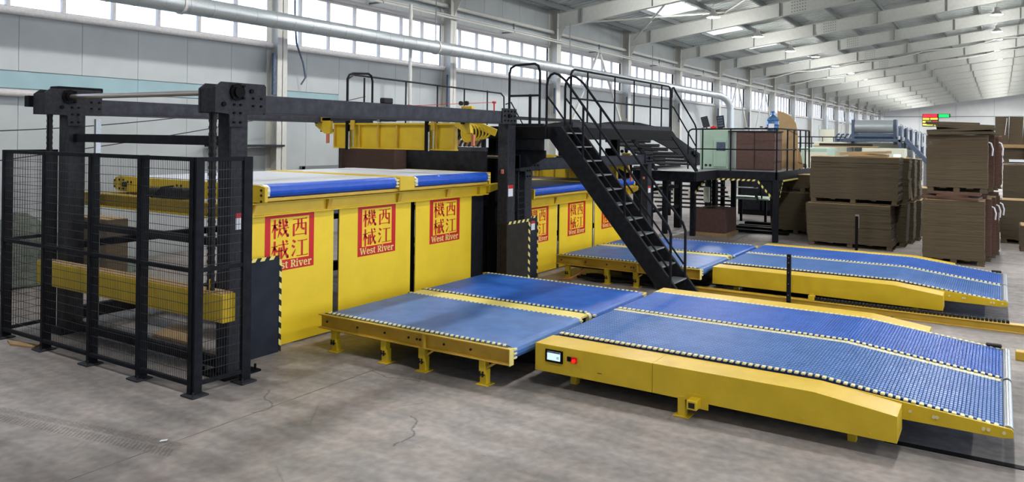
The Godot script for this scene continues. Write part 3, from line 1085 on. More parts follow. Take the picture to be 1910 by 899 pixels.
func pusher(dz: float, yt: float, yb: float, which: String) -> void:
	var t := thing("board_pusher", "yellow box framed carriage with wheels running across the head beams of the %s lift" % which, "carriage", V(-7.2, yt - 0.6, -8.25 + dz), "lift carriages")
	var y0 := yt - 0.655
	var y1 := yt - 0.285
	var z := -8.25 + dz
	var b := MB.new()
	b.span(-8.37, -6.13, y0 + 0.02, y1 - 0.02, z - 0.05, z - 0.03, 0.0)
	b.span(-8.37, -6.13, y1 - 0.025, y1, z - 0.07, z + 0.02, 0.003)
	b.span(-8.37, -6.13, y0, y0 + 0.02, z - 0.07, z + 0.02, 0.003)
	part("box_beam", b, M.yellow, t)
	for x in [-8.36, -7.86, -7.50, -7.15, -6.45, -6.14]:
		b = MB.new()
		b.span(x - 0.012, x + 0.012, y0 + 0.01, y1 - 0.01, z - 0.05, z + 0.015, 0.002)
		part("rib", b, M.ochre, t)
	for x in [-8.08, -6.60]:
		b = MB.new()
		b.span(x - 0.025, x + 0.025, y0 - 0.02, y1 + 0.03, z + 0.0, z + 0.04, 0.003)
		part("guide_plate", b, M.dark_black, t)
		b = MB.new()
		b.cyl(V(x + 0.05, y0 - 0.01, z + 0.04), V(x + 0.05, y1 - 0.12, z + 0.04), 0.013, 10)
		b.cyl(V(x + 0.13, y0 + 0.02, z + 0.04), V(x + 0.13, y1 + 0.02, z + 0.04), 0.009, 8)
		part("rod", b, M.steel, t)
		b = MB.new()
		b.span(x + 0.10, x + 0.16, y1 - 0.10, y1 + 0.04, z + 0.03, z + 0.07, 0.004)
		part("cylinder_head", b, M.ochre, t)
	b = MB.new()
	b.span(-8.6, -6.1, y1 + 0.03, y1 + 0.085, z - 0.03, z + 0.03, 0.006)
	part("traverse", b, M.graphite, t)
	b = MB.new()
	b.span(-7.42, -7.20, y1 + 0.02, y1 + 0.14, z - 0.06, z + 0.05, 0.01)
	part("drive", b, M.rubber, t)
	b = MB.new()
	b.span(-7.48, -7.43, y1 + 0.01, y1 + 0.12, z + 0.0, z + 0.06, 0.01)
	part("coupling", b, M.steel, t)
	b = MB.new()
	b.span(-7.95, -7.55, y1 + 0.085, y1 + 0.15, z - 0.25, z - 0.20, 0.004)
	part("yellow_bar", b, M.yellow, t)
	for s in [[-8.62, 1.0], [-5.92, -1.0]]:          # end plates with wheels over and under the beam
		var x: float = s[0]
		b = MB.new()
		b.prism([P(x - 0.12, y1 + 0.14), P(x + 0.20, y1 + 0.13), P(x + 0.20, y1 - 0.16), P(x + 0.08, y1 - 0.16), P(x - 0.12, y1 - 0.04)] if s[1] > 0 else [P(x - 0.2, y1 + 0.05), P(x + 0.03, y1 + 0.02), P(x + 0.06, y1 - 0.13), P(x - 0.02, y1 - 0.14), P(x - 0.2, y1 - 0.04)], 2, z - 0.02, z + 0.03)
		part("end_plate", b, M.yellow, t)
		b = MB.new()
		for q in [[-0.08, 0.0], [-0.08, 0.09]] if s[1] > 0 else [[-0.09, 0.24], [0.0, 0.24], [-0.06, -0.01]]:
			b.cyl(V(x + q[0], y1 + q[1] + 0.02, z + 0.03), V(x + q[0], y1 + q[1] + 0.02, z + 0.06), 0.03, 14)
		part("wheel", b, M.rubber, t)
		b = MB.new()
		b.span(x + 0.10 if s[1] > 0 else x + 0.06, x + 0.14 if s[1] > 0 else x + 0.10, y1 - 0.30, y1 - 0.15, z - 0.02, z + 0.02, 0.003)
		part("feeler", b, M.orange, t)
	b = MB.new()
	b.span(-6.02, -5.85, yt - 0.10, yt - 0.06, z - 0.03, z + 0.03, 0.004)
	part("top_plate", b, M.yellow, t)
	# pleated dark stop sheet at the far end of the belts
	var s := thing("stop_sheet", "tall dark stop plate standing across the far end of the %s lift's belts" % which, "plate", V(-7.2, yb, -9.06 + dz), "stop plates")
	b = MB.new()
	b.span(-8.4, -6.19, yb - 0.1, yb + 0.29, -9.10 + dz, -9.075 + dz, 0.003)
	part("sheet", b, M.curtain, s)
	b = MB.new()
	b.span(-8.4, -6.19, yb + 0.29, yb + 0.35, -9.11 + dz, -9.06 + dz, 0.006)
	part("top_rail", b, M.beam_grey, s)
	if which == "nearer":
		for i in 9:
			b = MB.new()
			b.bar(V(-7.0 + i * 0.08, yb + 0.36, -9.09), V(-6.9 + i * 0.08, yb + 0.56, -9.15), 0.05, 0.03)
			part("chain_guide", b, M.graphite, s)
		for i in 4:
			b = MB.new()
			b.span(-6.95 + i * 0.17, -6.83 + i * 0.17, yb + 0.36, yb + 0.45, -9.13, -9.09, 0.004)
			part("wood_block", b, M.wood, s)
		var cb := thing("yellow_cable_coil", "coil of yellow cable hanging under the head beam beside the far post", "cable", V(-6.2, yb + 0.4, -9.0))
		b = MB.new()
		for i in 6:
			var pts := []
			for j in 24:
				var a := TAU * j / 23.0
				pts.append(V(-6.42 + i * 0.035 + cos(a) * (0.10 + 0.015 * i), yb + 0.56 + sin(a) * (0.13 - 0.008 * i), -8.92 - i * 0.012))
			b.tube(pts, 0.014, 6, false)
		b.bar(V(-6.35, yb + 0.70, -8.95), V(-5.98, yb + 0.56, -9.0), 0.03, 0.10)
		part("loops", b, M.yellow, cb)
	# dark guard box with hazard tape at the foot of the near post
	var g := thing("guard_box", "dark grey guard box edged with black and yellow tape at the %s lift's near post" % which, "guard", V(-6.3, 0, -5.05 + dz), "guard boxes")
	b = MB.new()
	b.span(-6.26, -6.145, 0.0, 0.955, -5.33 + dz, -4.72 + dz, 0.006)
	part("box", b, M.cover, g)
	hazard(g, V(-6.143, 0.962, -4.74 + dz), V(-6.143, 0.962, -5.30 + dz), V(0, 1, 0), 0.035, V(1, 0, 0))
	hazard(g, V(-6.143, 0.94, -5.335 + dz), V(-6.143, 0.02, -5.335 + dz), V(0, 0, -1), 0.03, V(1, 0, 0))
	if which == "nearer":
		var h := thing("guard_box", "dark brown guard panel edged with hazard tape at the nearer lift's far post", "guard", V(-5.9, 0, -9.55), "guard boxes")
		b = MB.new()
		b.span(-5.96, -5.86, 0.0, 0.98, -9.74, -9.13, 0.006)
		part("box", b, M.cover_brown, h)
		var cg := thing("mesh_guard", "narrow black wire mesh guard standing on the dark brown guard panel", "guard", V(-5.9, 0.98, -9.6))
		b = MB.new()
		for gz in [-9.46, -9.72]:
			b.bar(V(-5.90, 0.98, gz), V(-5.90, 1.42, gz), 0.03, 0.03, 0.003)
		b.bar(V(-5.90, 1.42, -9.45), V(-5.90, 1.42, -9.73), 0.03, 0.03, 0.003)
		part("frame", b, M.black, cg)
		b = MB.new()
		mesh_panel(b, V(-5.90, 0, -9.46), V(-5.90, 0, -9.72), 0.98, 1.42)
		part("wire_mesh", b, M.wire, cg, true)
		hazard(h, V(-5.858, 0.985, -9.16), V(-5.858, 0.985, -9.70), V(0, 1, 0), 0.04, V(1, 0, 0))
		hazard(h, V(-5.858, 0.97, -9.735), V(-5.858, 0.02, -9.735), V(0, 0, -1), 0.05, V(1, 0, 0))
	if which == "farther":
		b = MB.new()
		b.span(-6.145, -6.143, 0.76, 0.90, -5.25 + dz, -5.12 + dz, 0.0)
		var lb := part("notice", b, M.paper, g)
		b = MB.new()
		b.span(-6.143, -6.142, 0.86, 0.90, -5.25 + dz, -5.12 + dz, 0.0)
		part("notice_heading", b, M.red, lb)

func hazard(parent: Node, a: Vector3, c: Vector3, side: Vector3, w: float, out: Vector3) -> void:   # striped tape from a to c
	var d := c - a
	var l := d.length()
	d /= l
	var k := maxi(2, int(l / 0.055))
	var y := MB.new()
	var bl := MB.new()
	for i in k:
		var s0 := l * i / k
		var s1 := l * (i + 1) / k
		var m: MB = y if i % 2 == 0 else bl
		var sk := d * (w * 0.7)
		var p0 := a + d * s0 - side * (w / 2)
		var p1 := a + d * s1 - side * (w / 2)
		var p2 := a + d * s1 + side * (w / 2) + sk
		var p3 := a + d * s0 + side * (w / 2) + sk
		for o in [0.0, 0.003]:
			m.quad(p0 + out * o, p1 + out * o, p2 + out * o, p3 + out * o, out if o > 0.0 else -out)
		m.quad(p3, p2, p2 + out * 0.003, p3 + out * 0.003, side)
		m.quad(p0, p1, p1 + out * 0.003, p0 + out * 0.003, -side)
	part("yellow_tape", y, M.pale_yellow, parent)
	part("black_tape", bl, M.rubber, parent)

# ---------------------------------------------------------------- belt tables
func feed_table(shift: float, label: String, worn_front: bool) -> void:
	var t := thing("feed_table", label, "conveyor", V(-4.7, 0, -7.1 + shift), "low belt tables by the lifts")
	var top := 0.38
	var b: MB
	for q in [[-5.675, -6.95, true], [-7.24, -8.56, false]]:
		b = MB.new()
		b.prism(rounded(-5.83, -3.55, top - 0.125, top, 7), 2, q[1] + shift, q[0] + shift)
		var bl := part("belt", b, M.blue_wipe if q[2] else M.blue_worn, t)
		var tb := MB.new()
		for i in 38:
			var x := -5.78 + i * 0.0575
			for z in [q[0] + 0.0, q[1] + 0.0]:
				tb.box(V(x, top - 0.002, z + shift), V(0.028, 0.012, 0.055), 0.003, Basis(Vector3.UP, 0.45))
		for z in [q[0] - 0.01, q[1] + 0.01]:
			for i in 3:
				tb.span(-3.57, -3.544, top - 0.108 + i * 0.036, top - 0.090 + i * 0.036, z - 0.03 + shift, z + 0.02 + shift, 0.002)
		part("edge_modules", tb, M.tab, bl)
		for z in [q[0] + 0.02, q[1] - 0.02]:
			b = MB.new()
			b.span(-5.83, -3.6, top - 0.02, top - 0.006, z - 0.012 + shift, z + 0.012 + shift, 0.0)
			part("side_strip", b, M.green, t)
	b = MB.new()
	b.prism([P(-5.80, top - 0.03), P(-3.60, top - 0.03), P(-3.60, top - 0.008), P(-5.80, top - 0.008)], 2, -7.20 + shift, -6.99 + shift)
	part("middle_cover", b, M.pale_yellow, t)
	b = MB.new()
	for z in [-6.985, -7.205]:
		b.cyl(V(-3.62, top - 0.045, z - 0.03 + shift), V(-3.62, top - 0.045, z + 0.03 + shift), 0.045, 14)
	part("shaft_end", b, M.tab, t)
	b = MB.new()
	b.span(-5.75, -3.62, top - 0.12, top - 0.04, -7.20 + shift, -6.99 + shift, 0.0)
	b.span(-5.75, -3.75, 0.19, 0.25, -8.5 + shift, -5.7 + shift, 0.0)
	part("bed", b, M.dark_black, t)
	for z in [-5.635, -8.60]:
		b = MB.new()
		var o := 0.025 if z > -7 else -0.025
		b.span(-5.88, -3.56, top - 0.022, top - 0.010, z - 0.035 + shift, z + 0.03 + shift, 0.002)
		b.span(-5.88, -3.56, 0.225, 0.235, z - 0.03 + shift, z + 0.03 + shift, 0.002)
		b.span(-5.88, -3.56, 0.23, top - 0.015, z - o - 0.006 + shift, z - o + 0.006 + shift, 0.0)
		b.span(-4.52, -4.50, 0.235, top - 0.02, z - 0.01 + shift, z + 0.03 + shift, 0.0)
		var rl := part("side_rail", b, M.ochre, t)
		b = MB.new()
		b.span(-3.562, -3.55, 0.222, top - 0.008, z - 0.035 + shift, z + 0.032 + shift, 0.004)
		part("end_cap", b, M.pale_yellow, rl)
		b = MB.new()
		for x in [-5.80, -5.38, -5.02, -4.72, -4.62, -4.58, -4.30, -4.00]:
			b.cyl(V(x, 0.29, z - o + shift), V(x, 0.29, z - o + 0.014 * signf(o) + shift), 0.011, 8)
		part("bolts", b, M.rubber, rl)
	for z in [-5.66, -7.1, -8.55]:
		for x in [-5.69, -5.02, -4.55, -3.86]:
			b = MB.new()
			b.span(x - 0.035, x + 0.035, 0.10, 0.235, z - 0.035 + shift, z + 0.03 + shift, 0.004)
			b.span(x - 0.028, x + 0.042, 0.008, 0.14, z - 0.045 + shift, z + 0.02 + shift, 0.003)
			b.span(x - 0.055, x + 0.07, 0.0, 0.010, z - 0.075 + shift, z + 0.05 + shift, 0.002)
			var lg := part("leg", b, M.yellow, t)
			if z > -6.0:
				b = MB.new()
				for bx in [-0.02, 0.012]:
					b.span(x + bx - 0.006, x + bx + 0.006, 0.075, 0.125, z + 0.03 + shift, z + 0.042 + shift, 0.001)
				b.span(x - 0.035, x + 0.03, 0.088, 0.098, z + 0.03 + shift, z + 0.038 + shift, 0.001)
				part("adjusting_bolts", b, M.rubber, lg)
	b = MB.new()
	b.bar(V(-3.86, 0.13, -5.66 + shift), V(-3.70, 0.235, -5.66 + shift), 0.03, 0.02)
	part("strut", b, M.ochre, t)
	b = MB.new()
	b.bar(V(-4.55, 0.13, -5.66 + shift), V(-4.42, 0.235, -5.75 + shift), 0.03, 0.02)
	part("strut", b, M.ochre, t)
	b = MB.new()
	b.cyl(V(-4.95, 0.14, -6.1 + shift), V(-4.70, 0.14, -6.1 + shift), 0.06, 14)
	b.tube([V(-4.7, 0.14, -6.1 + shift), V(-4.4, 0.05, -6.2 + shift), V(-3.9, 0.02, -6.4 + shift), V(-3.5, 0.02, -6.5 + shift)], 0.008, 6)
	part("drive_motor", b, M.rubber, t)

const KNEE := -1.15
func ramp(x: float) -> float:                  # height of the discharge belt
	return 0.40 if x < KNEE else 0.40 - (x - KNEE) * 0.115

func discharge_table(shift: float, label: String, controls: bool) -> void:
	var t := thing("discharge_table", label, "conveyor", V(-1.7, 0, -7.4 + shift), "long discharge belt tables")
	var b: MB
	# side covers
	for q in [[-5.90, -6.22], [-8.64, -8.98]]:
		for r in [[-3.47, -2.37], [-2.366, -0.58]]:
			b = MB.new()
			var pts := [P(r[0], 0.143), P(r[1], 0.143 if r[1] < -2 else 0.127), P(r[1], 0.38 if r[1] < -2 else 0.312)]
			if r[1] > -2:
				pts.append(P(-1.12, 0.38))
				pts.append(P(-1.20, 0.381))
			pts.append(P(r[0], 0.38))
			b.prism(pts, 2, q[1] + shift, q[0] + shift)
			part("side_cover", b, M.yellow, t)
	# belts of small blue modules
	for q in [[-6.285, -7.44], [-7.58, -8.60]]:
		b = MB.new()
		b.prism([P(-3.44, 0.27), P(-3.44, 0.385), P(KNEE, 0.385), P(0.02, 0.385 - (0.02 - KNEE) * 0.115), P(0.02, 0.20), P(-1.0, 0.22)], 2, q[1] + shift, q[0] + shift)
		var bl := part("belt", b, M.belt_gap, t)
		var md := MB.new()
		var tb := MB.new()
		var pitch := 0.0508
		var nz := int(absf(q[1] - q[0]) / pitch)
		for i in 136:
			var x := -3.42 + (i + 0.5) * pitch * 0.5
			var y := ramp(x)
			var tilt := 0.0 if x < KNEE else -atan(0.115)
			var ca := cos(tilt)
			var sa := sin(tilt)
			for j in nz:
				var z: float = q[0] - (j + 0.5) * absf(q[1] - q[0]) / nz + shift
				var hx := 0.0112
				var hz := 0.0235
				var hy := 0.009
				var c: Array[Vector3] = []
				for yy in [-hy, 0.0]:
					var k := 1.0 if yy < 0.0 else 0.84
					for s in [[-1.0, -1.0], [1.0, -1.0], [1.0, 1.0], [-1.0, 1.0]]:
						var lx: float = s[0] * hx * k
						c.append(V(x + lx * ca - yy * sa, y + lx * sa + yy * ca, z + s[1] * hz * k))
				md.quad(c[4], c[5], c[6], c[7], V(-sa, ca, 0))
				md.quad(c[0], c[1], c[5], c[4], V(0, 0.4, -0.9))
				md.quad(c[1], c[2], c[6], c[5], V(0.9, 0.4, 0))
				md.quad(c[2], c[3], c[7], c[6], V(0, 0.4, 0.9))
				md.quad(c[3], c[0], c[4], c[7], V(-0.9, 0.4, 0))
			if i % 2 == 1:
				continue
			for e in [q[0] + 0.012, q[1] - 0.012]:
				tb.box(V(x, y - 0.004, e + shift), V(0.030, 0.014, 0.05), 0.003, Basis(Vector3(0, 0, 1), tilt))
		part("belt_modules", md, M.blue_worn if q[0] < -7 else M.blue_wipe, bl, true)
		part("edge_modules", tb, M.tab, bl, true)
	b = MB.new()
	b.prism([P(-3.44, 0.36), P(-3.44, 0.388), P(KNEE, 0.388), P(0.02, 0.388 - (0.02 - KNEE) * 0.115), P(0.02, 0.23), P(-1.2, 0.34)], 2, -7.56 + shift, -7.465 + shift)
	part("middle_cover", b, M.cream, t)
	for z in [-6.24, -8.62]:
		b = MB.new()
		b.prism([P(-3.44, 0.20), P(-3.44, 0.375), P(KNEE, 0.372), P(0.085, 0.262), P(0.095, 0.245), P(0.095, 0.205), P(0.03, 0.195), P(-1.0, 0.20)], 2, z - 0.012 + shift, z + 0.012 + shift)
		var sp := part("side_plate", b, M.yellow, t)
		b = MB.new()
		for q in [[-0.53, 0.265], [-0.38, 0.255], [-0.36, 0.255], [-0.08, 0.235], [-0.05, 0.235], [0.04, 0.232]]:
			b.cyl(V(q[0], q[1], z + 0.01 + shift), V(q[0], q[1], z + 0.02 + shift), 0.012, 8)
		part("bolts", b, M.tab, sp)
	for q in [[-6.26, -7.46], [-7.52, -8.60]]:
		b = MB.new()
		b.cyl(V(0.065, 0.245, q[0] + shift), V(0.065, 0.245, q[1] + shift), 0.032, 18)
		part("end_roller", b, M.galv, t)
	b = MB.new()
	b.cyl(V(0.065, 0.245, -7.46 + shift), V(0.065, 0.245, -7.52 + shift), 0.024, 14)
	part("roller_bearing", b, M.rubber, t)
	b = MB.new()
	b.span(-0.10, 0.03, 0.27, 0.30, -8.66 + shift, -8.60 + shift, 0.01)
	part("chain_cover", b, M.rubber, t)
	b = MB.new()
	b.span(-3.3, -0.7, 0.10, 0.16, -8.85 + shift, -6.05 + shift, 0.0)
	part("bed", b, M.dark_black, t)
	for x in [-2.12, -0.9, -3.2]:
		for z in [-5.93, -8.9]:
			b = MB.new()
			b.span(x - 0.03, x + 0.03, 0.0, 0.16, z - 0.035 + shift, z + 0.035 + shift, 0.003)
			b.span(x - 0.06, x + 0.07, 0.0, 0.01, z - 0.07 + shift, z + 0.06 + shift, 0.002)
			if z > -7 and x > -2.5 and x < -2.0:
				part("leg", b, M.yellow, t)
			else:
				var lo := MB.new()
				lo.span(x - 0.03, x + 0.03, 0.0, 0.16, z - 0.22 * signf(z + 7.4) - 0.035 + shift, z - 0.22 * signf(z + 7.4) + 0.035 + shift, 0.003)
				part("leg", lo, M.yellow, t)
	if controls:
		var f := -5.90
		b = MB.new()
		b.span(-2.04, -1.96, 0.105, 0.175, f, f + 0.11, 0.003)
		b.span(-2.06, -1.90, 0.09, 0.20, f, f + 0.006, 0.002)
		var st := part("stub_tube", b, M.yellow, t)
		b = MB.new()
		b.span(-2.025, -1.975, 0.12, 0.16, f + 0.10, f + 0.112, 0.0)
		part("opening", b, M.rubber, st)
		b = MB.new()
		b.span(-3.365, -3.19, 0.235, 0.345, f, f + 0.012, 0.004)
		var hm := part("touch_panel", b, M.dark_black, t)
		b = MB.new()
		b.span(-3.342, -3.213, 0.255, 0.330, f + 0.012, f + 0.0145, 0.0)
		part("screen", b, M.screen, hm)
		b = MB.new()
		b.span(-3.342, -3.213, 0.318, 0.330, f + 0.0145, f + 0.0155, 0.0)
		b.span(-3.25, -3.225, 0.283, 0.288, f + 0.0145, f + 0.0155, 0.0)
		b.span(-3.25, -3.225, 0.272, 0.276, f + 0.0145, f + 0.0155, 0.0)
		part("screen_bars", b, M.steel_blue, hm)
		b = MB.new()
		b.span(-3.15, -3.055, 0.27, 0.31, f, f + 0.008, 0.002)
		var bx := part("button_box", b, M.dark_black, t)
		b = MB.new()
		b.span(-3.105, -3.052, 0.262, 0.312, f + 0.0, f + 0.018, 0.003)
		part("red_box", b, M.red, bx)
		b = MB.new()
		b.cyl(V(-3.075, 0.285, f + 0.018), V(-3.075, 0.285, f + 0.035), 0.015, 14)
		part("lit_button", b, M.button, bx)
		b = MB.new()
		b.span(-2.86, -2.82, 0.212, 0.218, f, f + 0.002, 0.0)
		part("scratch", b, M.brick, t)
		b = MB.new()
		for x in [-3.0, -2.5, -2.1, -1.6, -1.2, -0.75]:
			b.cyl(V(x, 0.165 + 0.01 * sin(x * 9.0), f), V(x, 0.165 + 0.01 * sin(x * 9.0), f + 0.006), 0.007, 8)
		part("rivets", b, M.yellow, t)

func tables() -> void:
	feed_table(0.0, "low yellow framed table with two blue belts, in front of the nearer lift's signed skirts", true)
	feed_table(-4.98, "low yellow framed table with two blue belts, behind the black stairs at the farther lift", false)
	discharge_table(0.0, "long blue modular belt table with yellow covers and a small touch panel, in the foreground", true)
	discharge_table(-4.98, "long blue modular belt table with plain yellow covers, behind the yellow floor rail", false)
	# floor rails
	var t := thing("floor_rail", "long yellow floor rail along the second discharge table, with a drag chain lying on it", "rail", V(-1.0, 0, -10.74), "floor rails")
	var b := MB.new()
	b.span(-3.95, 3.5, 0.0, 0.012, -10.82, -10.68, 0.002)
	b.span(-3.95, 3.5, 0.01, 0.095, -10.72, -10.70, 0.002)
	b.span(-3.95, 3.5, 0.085, 0.097, -10.80, -10.68, 0.002)
	part("channel", b, M.ochre, t)
	b = MB.new()
	for x in [-1.35, -1.25, -1.12, 0.6]:
		b.cyl(V(x, 0.0, -10.65), V(x, 0.03, -10.65), 0.014, 8)
	part("anchor_bolts", b, M.steel, t)
	var c := thing("drag_chain", "black link drag chain lying along the yellow floor rail", "chain", V(-1.0, 0.097, -10.75))
	for i in 52:
		b = MB.new()
		var x := -2.05 + i * 0.042
		b.box(V(x, 0.097 + 0.022 - 0.012 * (i / 52.0), -10.745), V(0.034, 0.04, 0.06), 0.006)
		if i % 2 == 0:
			b.box(V(x, 0.097 + 0.044 - 0.012 * (i / 52.0), -10.745), V(0.012, 0.006, 0.04), 0.0)
		part("link", b, M.rubber, c)
	b = MB.new()
	b.span(-2.13, -2.05, 0.097, 0.16, -10.78, -10.71, 0.003)
	part("end_bracket", b, M.yellow, c)
	t = thing("floor_rail", "short visible end of a yellow floor rail right of the foreground table's end roller", "rail", V(1.5, 0, -9.4), "floor rails")
	b = MB.new()
	b.span(0.15, 3.5, 0.0, 0.09, -9.47, -9.36, 0.006)
	part("channel", b, M.ochre, t)
	t = thing("sensor_post", "short black square post standing on the floor between the two discharge tables", "post", V(-2.36, 0, -10.62))
	b = MB.new()
	b.span(-2.385, -2.335, 0.0, 0.69, -10.66, -10.61, 0.003)
	b.span(-2.42, -2.30, 0.0, 0.012, -10.66, -10.56, 0.002)
	part("tube", b, M.black, t)
	b = MB.new()
	for y in [0.15, 0.3, 0.45, 0.58, 0.65]:
		b.cyl(V(-2.36, y, -10.61), V(-2.36, y, -10.606), 0.007, 8)
	part("holes", b, M.steel, t)

# ---------------------------------------------------------------- stairs, catwalks
func walkway() -> void:
	var t := thing("steep_stairs", "steep black steel stairs with open treads and two tube handrails, climbing left to the catwalk", "stairs", V(-4.5, 0, -9.9))
	var b: MB
	var top := V(-5.44, 2.36, 0)
	var foot := V(-3.49, 0.0, 0)
	var d := (foot - top).normalized()
	for z in [-9.60, -10.15]:
		b = MB.new()
		b.prism([P(-5.46, 2.36), P(-5.28, 2.36), P(-3.38, 0.06), P(-3.38, 0.0), P(-3.60, 0.0), P(-5.50, 2.24)], 2, z - 0.012, z + 0.012)
		b.bar(V(-5.28, 2.36, z - 0.02), V(-3.38, 0.06, z - 0.02), 0.05, 0.012, 0.0)
		part("stringer", b, M.black, t)
		b = MB.new()
		var rail := [V(-5.51, 2.36, z), V(-5.51, 2.95, z), V(-5.495, 3.04, z), V(-5.45, 3.10, z), V(-5.39, 3.125, z), V(-5.32, 3.10, z), V(-5.21, 3.015, z), V(-3.66, 1.06, z), V(-3.62, 0.96, z), V(-3.62, 0.22, z)]
		b.tube(rail, 0.018, 10)
		part("handrail", b, M.black, t)
		b = MB.new()
		b.tube([V(-5.505, 2.80, z), V(-5.40, 2.68, z), V(-3.64, 0.50, z)], 0.014, 8)
		part("knee_rail", b, M.black, t)
		for x in [-4.92, -4.28]:
			b = MB.new()
			var y0: float = 2.36 + (x + 5.28) * -1.21
			var y1: float = 3.015 + (x + 5.21) * -1.261
			b.cyl(V(x, y0 - 0.02, z), V(x, y1, z), 0.017, 8)
			part("baluster", b, M.black, t)
	for i in 11:
		b = MB.new()
		var x := -5.30 + i * 0.162
		var y := 2.28 - i * 0.196
		b.span(x - 0.10, x + 0.09, y - 0.02, y, -10.14, -9.61, 0.003)
		part("tread", b, M.tread, t)
	# catwalk over the lifts
	var w := thing("catwalk", "black raised catwalk with tube railings running back from the top of the steep stairs", "walkway", V(-6.4, 2.2, -11.8))
	b = MB.new()
	b.span(-7.4, -5.50, 2.30, 2.36, -14.30, -9.40, 0.004)
	part("deck", b, M.dark_black, w)
	b = MB.new()
	b.span(-5.52, -5.40, 2.18, 2.37, -14.30, -9.42, 0.006)
	b.span(-7.42, -7.30, 2.18, 2.37, -14.30, -9.42, 0.006)
	b.span(-7.4, -5.40, 2.18, 2.36, -9.45, -9.38, 0.006)
	part("edge_beam", b, M.dark_black, w)
	b = MB.new()
	b.span(-5.42, -5.40, 2.36, 2.44, -14.25, -10.2, 0.002)
	part("toe_board", b, M.graphite, w)
	b = MB.new()
	b.span(-5.96, -5.45, 2.02, 2.40, -9.45, -9.40, 0.004)
	b.prism([P(-5.96, 2.02), P(-5.45, 2.02), P(-5.45, 1.92), P(-5.70, 1.78), P(-5.96, 1.75)], 2, -9.50, -9.47)
	part("bracket_box", b, M.black, w)
	for p in [[-6.5, -9.75], [-6.5, -14.1], [-7.3, -9.75], [-7.3, -14.1]]:
		b = MB.new()
		b.span(p[0] - 0.07, p[0] + 0.07, 0.0, 2.2, p[1] - 0.07, p[1] + 0.07, 0.006)
		part("leg", b, M.dark_black, w)
	b = MB.new()                                       # hooped end guard
	b.tube([V(-6.02, 2.36, -9.40), V(-6.02, 3.12, -9.40), V(-6.0, 3.20, -9.40), V(-5.92, 3.24, -9.40), V(-5.60, 3.25, -9.40), V(-5.54, 3.22, -9.40), V(-5.51, 3.13, -9.40), V(-5.51, 2.36, -9.40)], 0.018, 10)
	part("end_hoop", b, M.black, w)
	b = MB.new()
	b.cyl(V(-6.02, 2.80, -9.40), V(-5.51, 2.80, -9.40), 0.016, 8)
	b.cyl(V(-5.68, 2.36, -9.42), V(-5.68, 2.82, -9.42), 0.022, 8)
	part("hoop_bar", b, M.black, w)
	b = MB.new()
	b.tube([V(-5.44, 2.40, -10.2), V(-5.44, 3.16, -10.2), V(-5.44, 3.21, -10.24), V(-5.44, 3.235, -10.32), V(-5.44, 3.225, -14.2), V(-5.44, 3.20, -14.28), V(-5.44, 3.15, -14.3), V(-5.44, 2.38, -14.3)], 0.017, 10)
	part("top_rail", b, M.black, w)
	b = MB.new()
	b.tube([V(-5.44, 2.80, -10.2), V(-5.44, 2.79, -14.2)], 0.014, 8)
	part("middle_rail", b, M.black, w)
	for z in [-10.75, -11.75, -12.55, -13.3, -13.85]:
		b = MB.new()
		b.cyl(V(-5.44, 2.36, z), V(-5.44, 3.23, z), 0.014, 8)
		part("baluster", b, M.black, w)
	b = MB.new()
	b.span(-7.38, -7.34, 2.52, 2.58, -14.2, -9.6, 0.004)
	part("far_rail", b, M.graphite, w)
	# short flight from the catwalk down to the control platform
	var s := thing("short_stairs", "short black stairs with level treads between the catwalk and the control platform", "stairs", V(-5.8, 1.53, -15.1))
	for x in [-5.44, -6.35]:
		b = MB.new()
		b.prism([P(-14.30, 2.36), P(-14.42, 2.36), P(-15.95, 1.56), P(-15.95, 1.50), P(-15.86, 1.50), P(-14.30, 2.30)], 0, x - 0.012, x + 0.012)
		part("stringer", b, M.black, s)
	for i in 4:
		b = MB.new()
		b.span(-6.34, -5.45, 2.20 - i * 0.17 - 0.02, 2.20 - i * 0.17, -14.75 - i * 0.33, -14.55 - i * 0.33, 0.003)
		part("tread", b, M.graphite, s)
	for x in [-5.44]:
		b = MB.new()
		b.tube([V(x, 2.36, -14.36), V(x, 3.12, -14.36), V(x, 3.20, -14.40), V(x, 3.22, -14.48), V(x, 3.14, -14.6), V(x, 2.52, -15.75), V(x, 2.42, -15.85), V(x, 1.55, -15.85)], 0.017, 10)
		b.tube([V(x, 2.86, -14.36), V(x, 2.82, -14.5), V(x, 2.05, -15.85)], 0.014, 8)
		part("handrail", b, M.black, s)
	# slim catwalk behind the nearer lift
	var f := thing("rear_catwalk", "slim catwalk railing standing behind the nearer lift, with a hooped near end", "walkway", V(-9.0, 0, -11.4))
	b = MB.new()
	b.span(-9.4, -8.78, 2.25, 2.30, -13.9, -8.95, 0.004)
	part("deck", b, M.graphite, f)
	b = MB.new()
	b.tube([V(-8.82, 2.3, -8.97), V(-8.82, 3.10, -8.97), V(-8.82, 3.17, -9.01), V(-8.82, 3.2, -9.1), V(-8.82, 3.22, -9.45), V(-8.82, 3.19, -9.52), V(-8.82, 3.1, -9.55), V(-8.82, 2.3, -9.55)], 0.018, 10)
	part("end_hoop", b, M.black, f)
	b = MB.new()
	b.tube([V(-8.86, 2.3, -9.02), V(-8.86, 3.1, -9.02), V(-8.86, 3.18, -9.15), V(-8.86, 3.12, -13.5), V(-8.86, 3.05, -13.62), V(-8.86, 2.3, -13.65)], 0.016, 8)
	part("top_rail", b, M.graphite, f)
	b = MB.new()
	b.tube([V(-8.86, 2.9, -13.7), V(-8.86, 2.95, -13.9), V(-8.86, 2.3, -14.6)], 0.014, 8)
	part("sloping_rail", b, M.graphite, f)
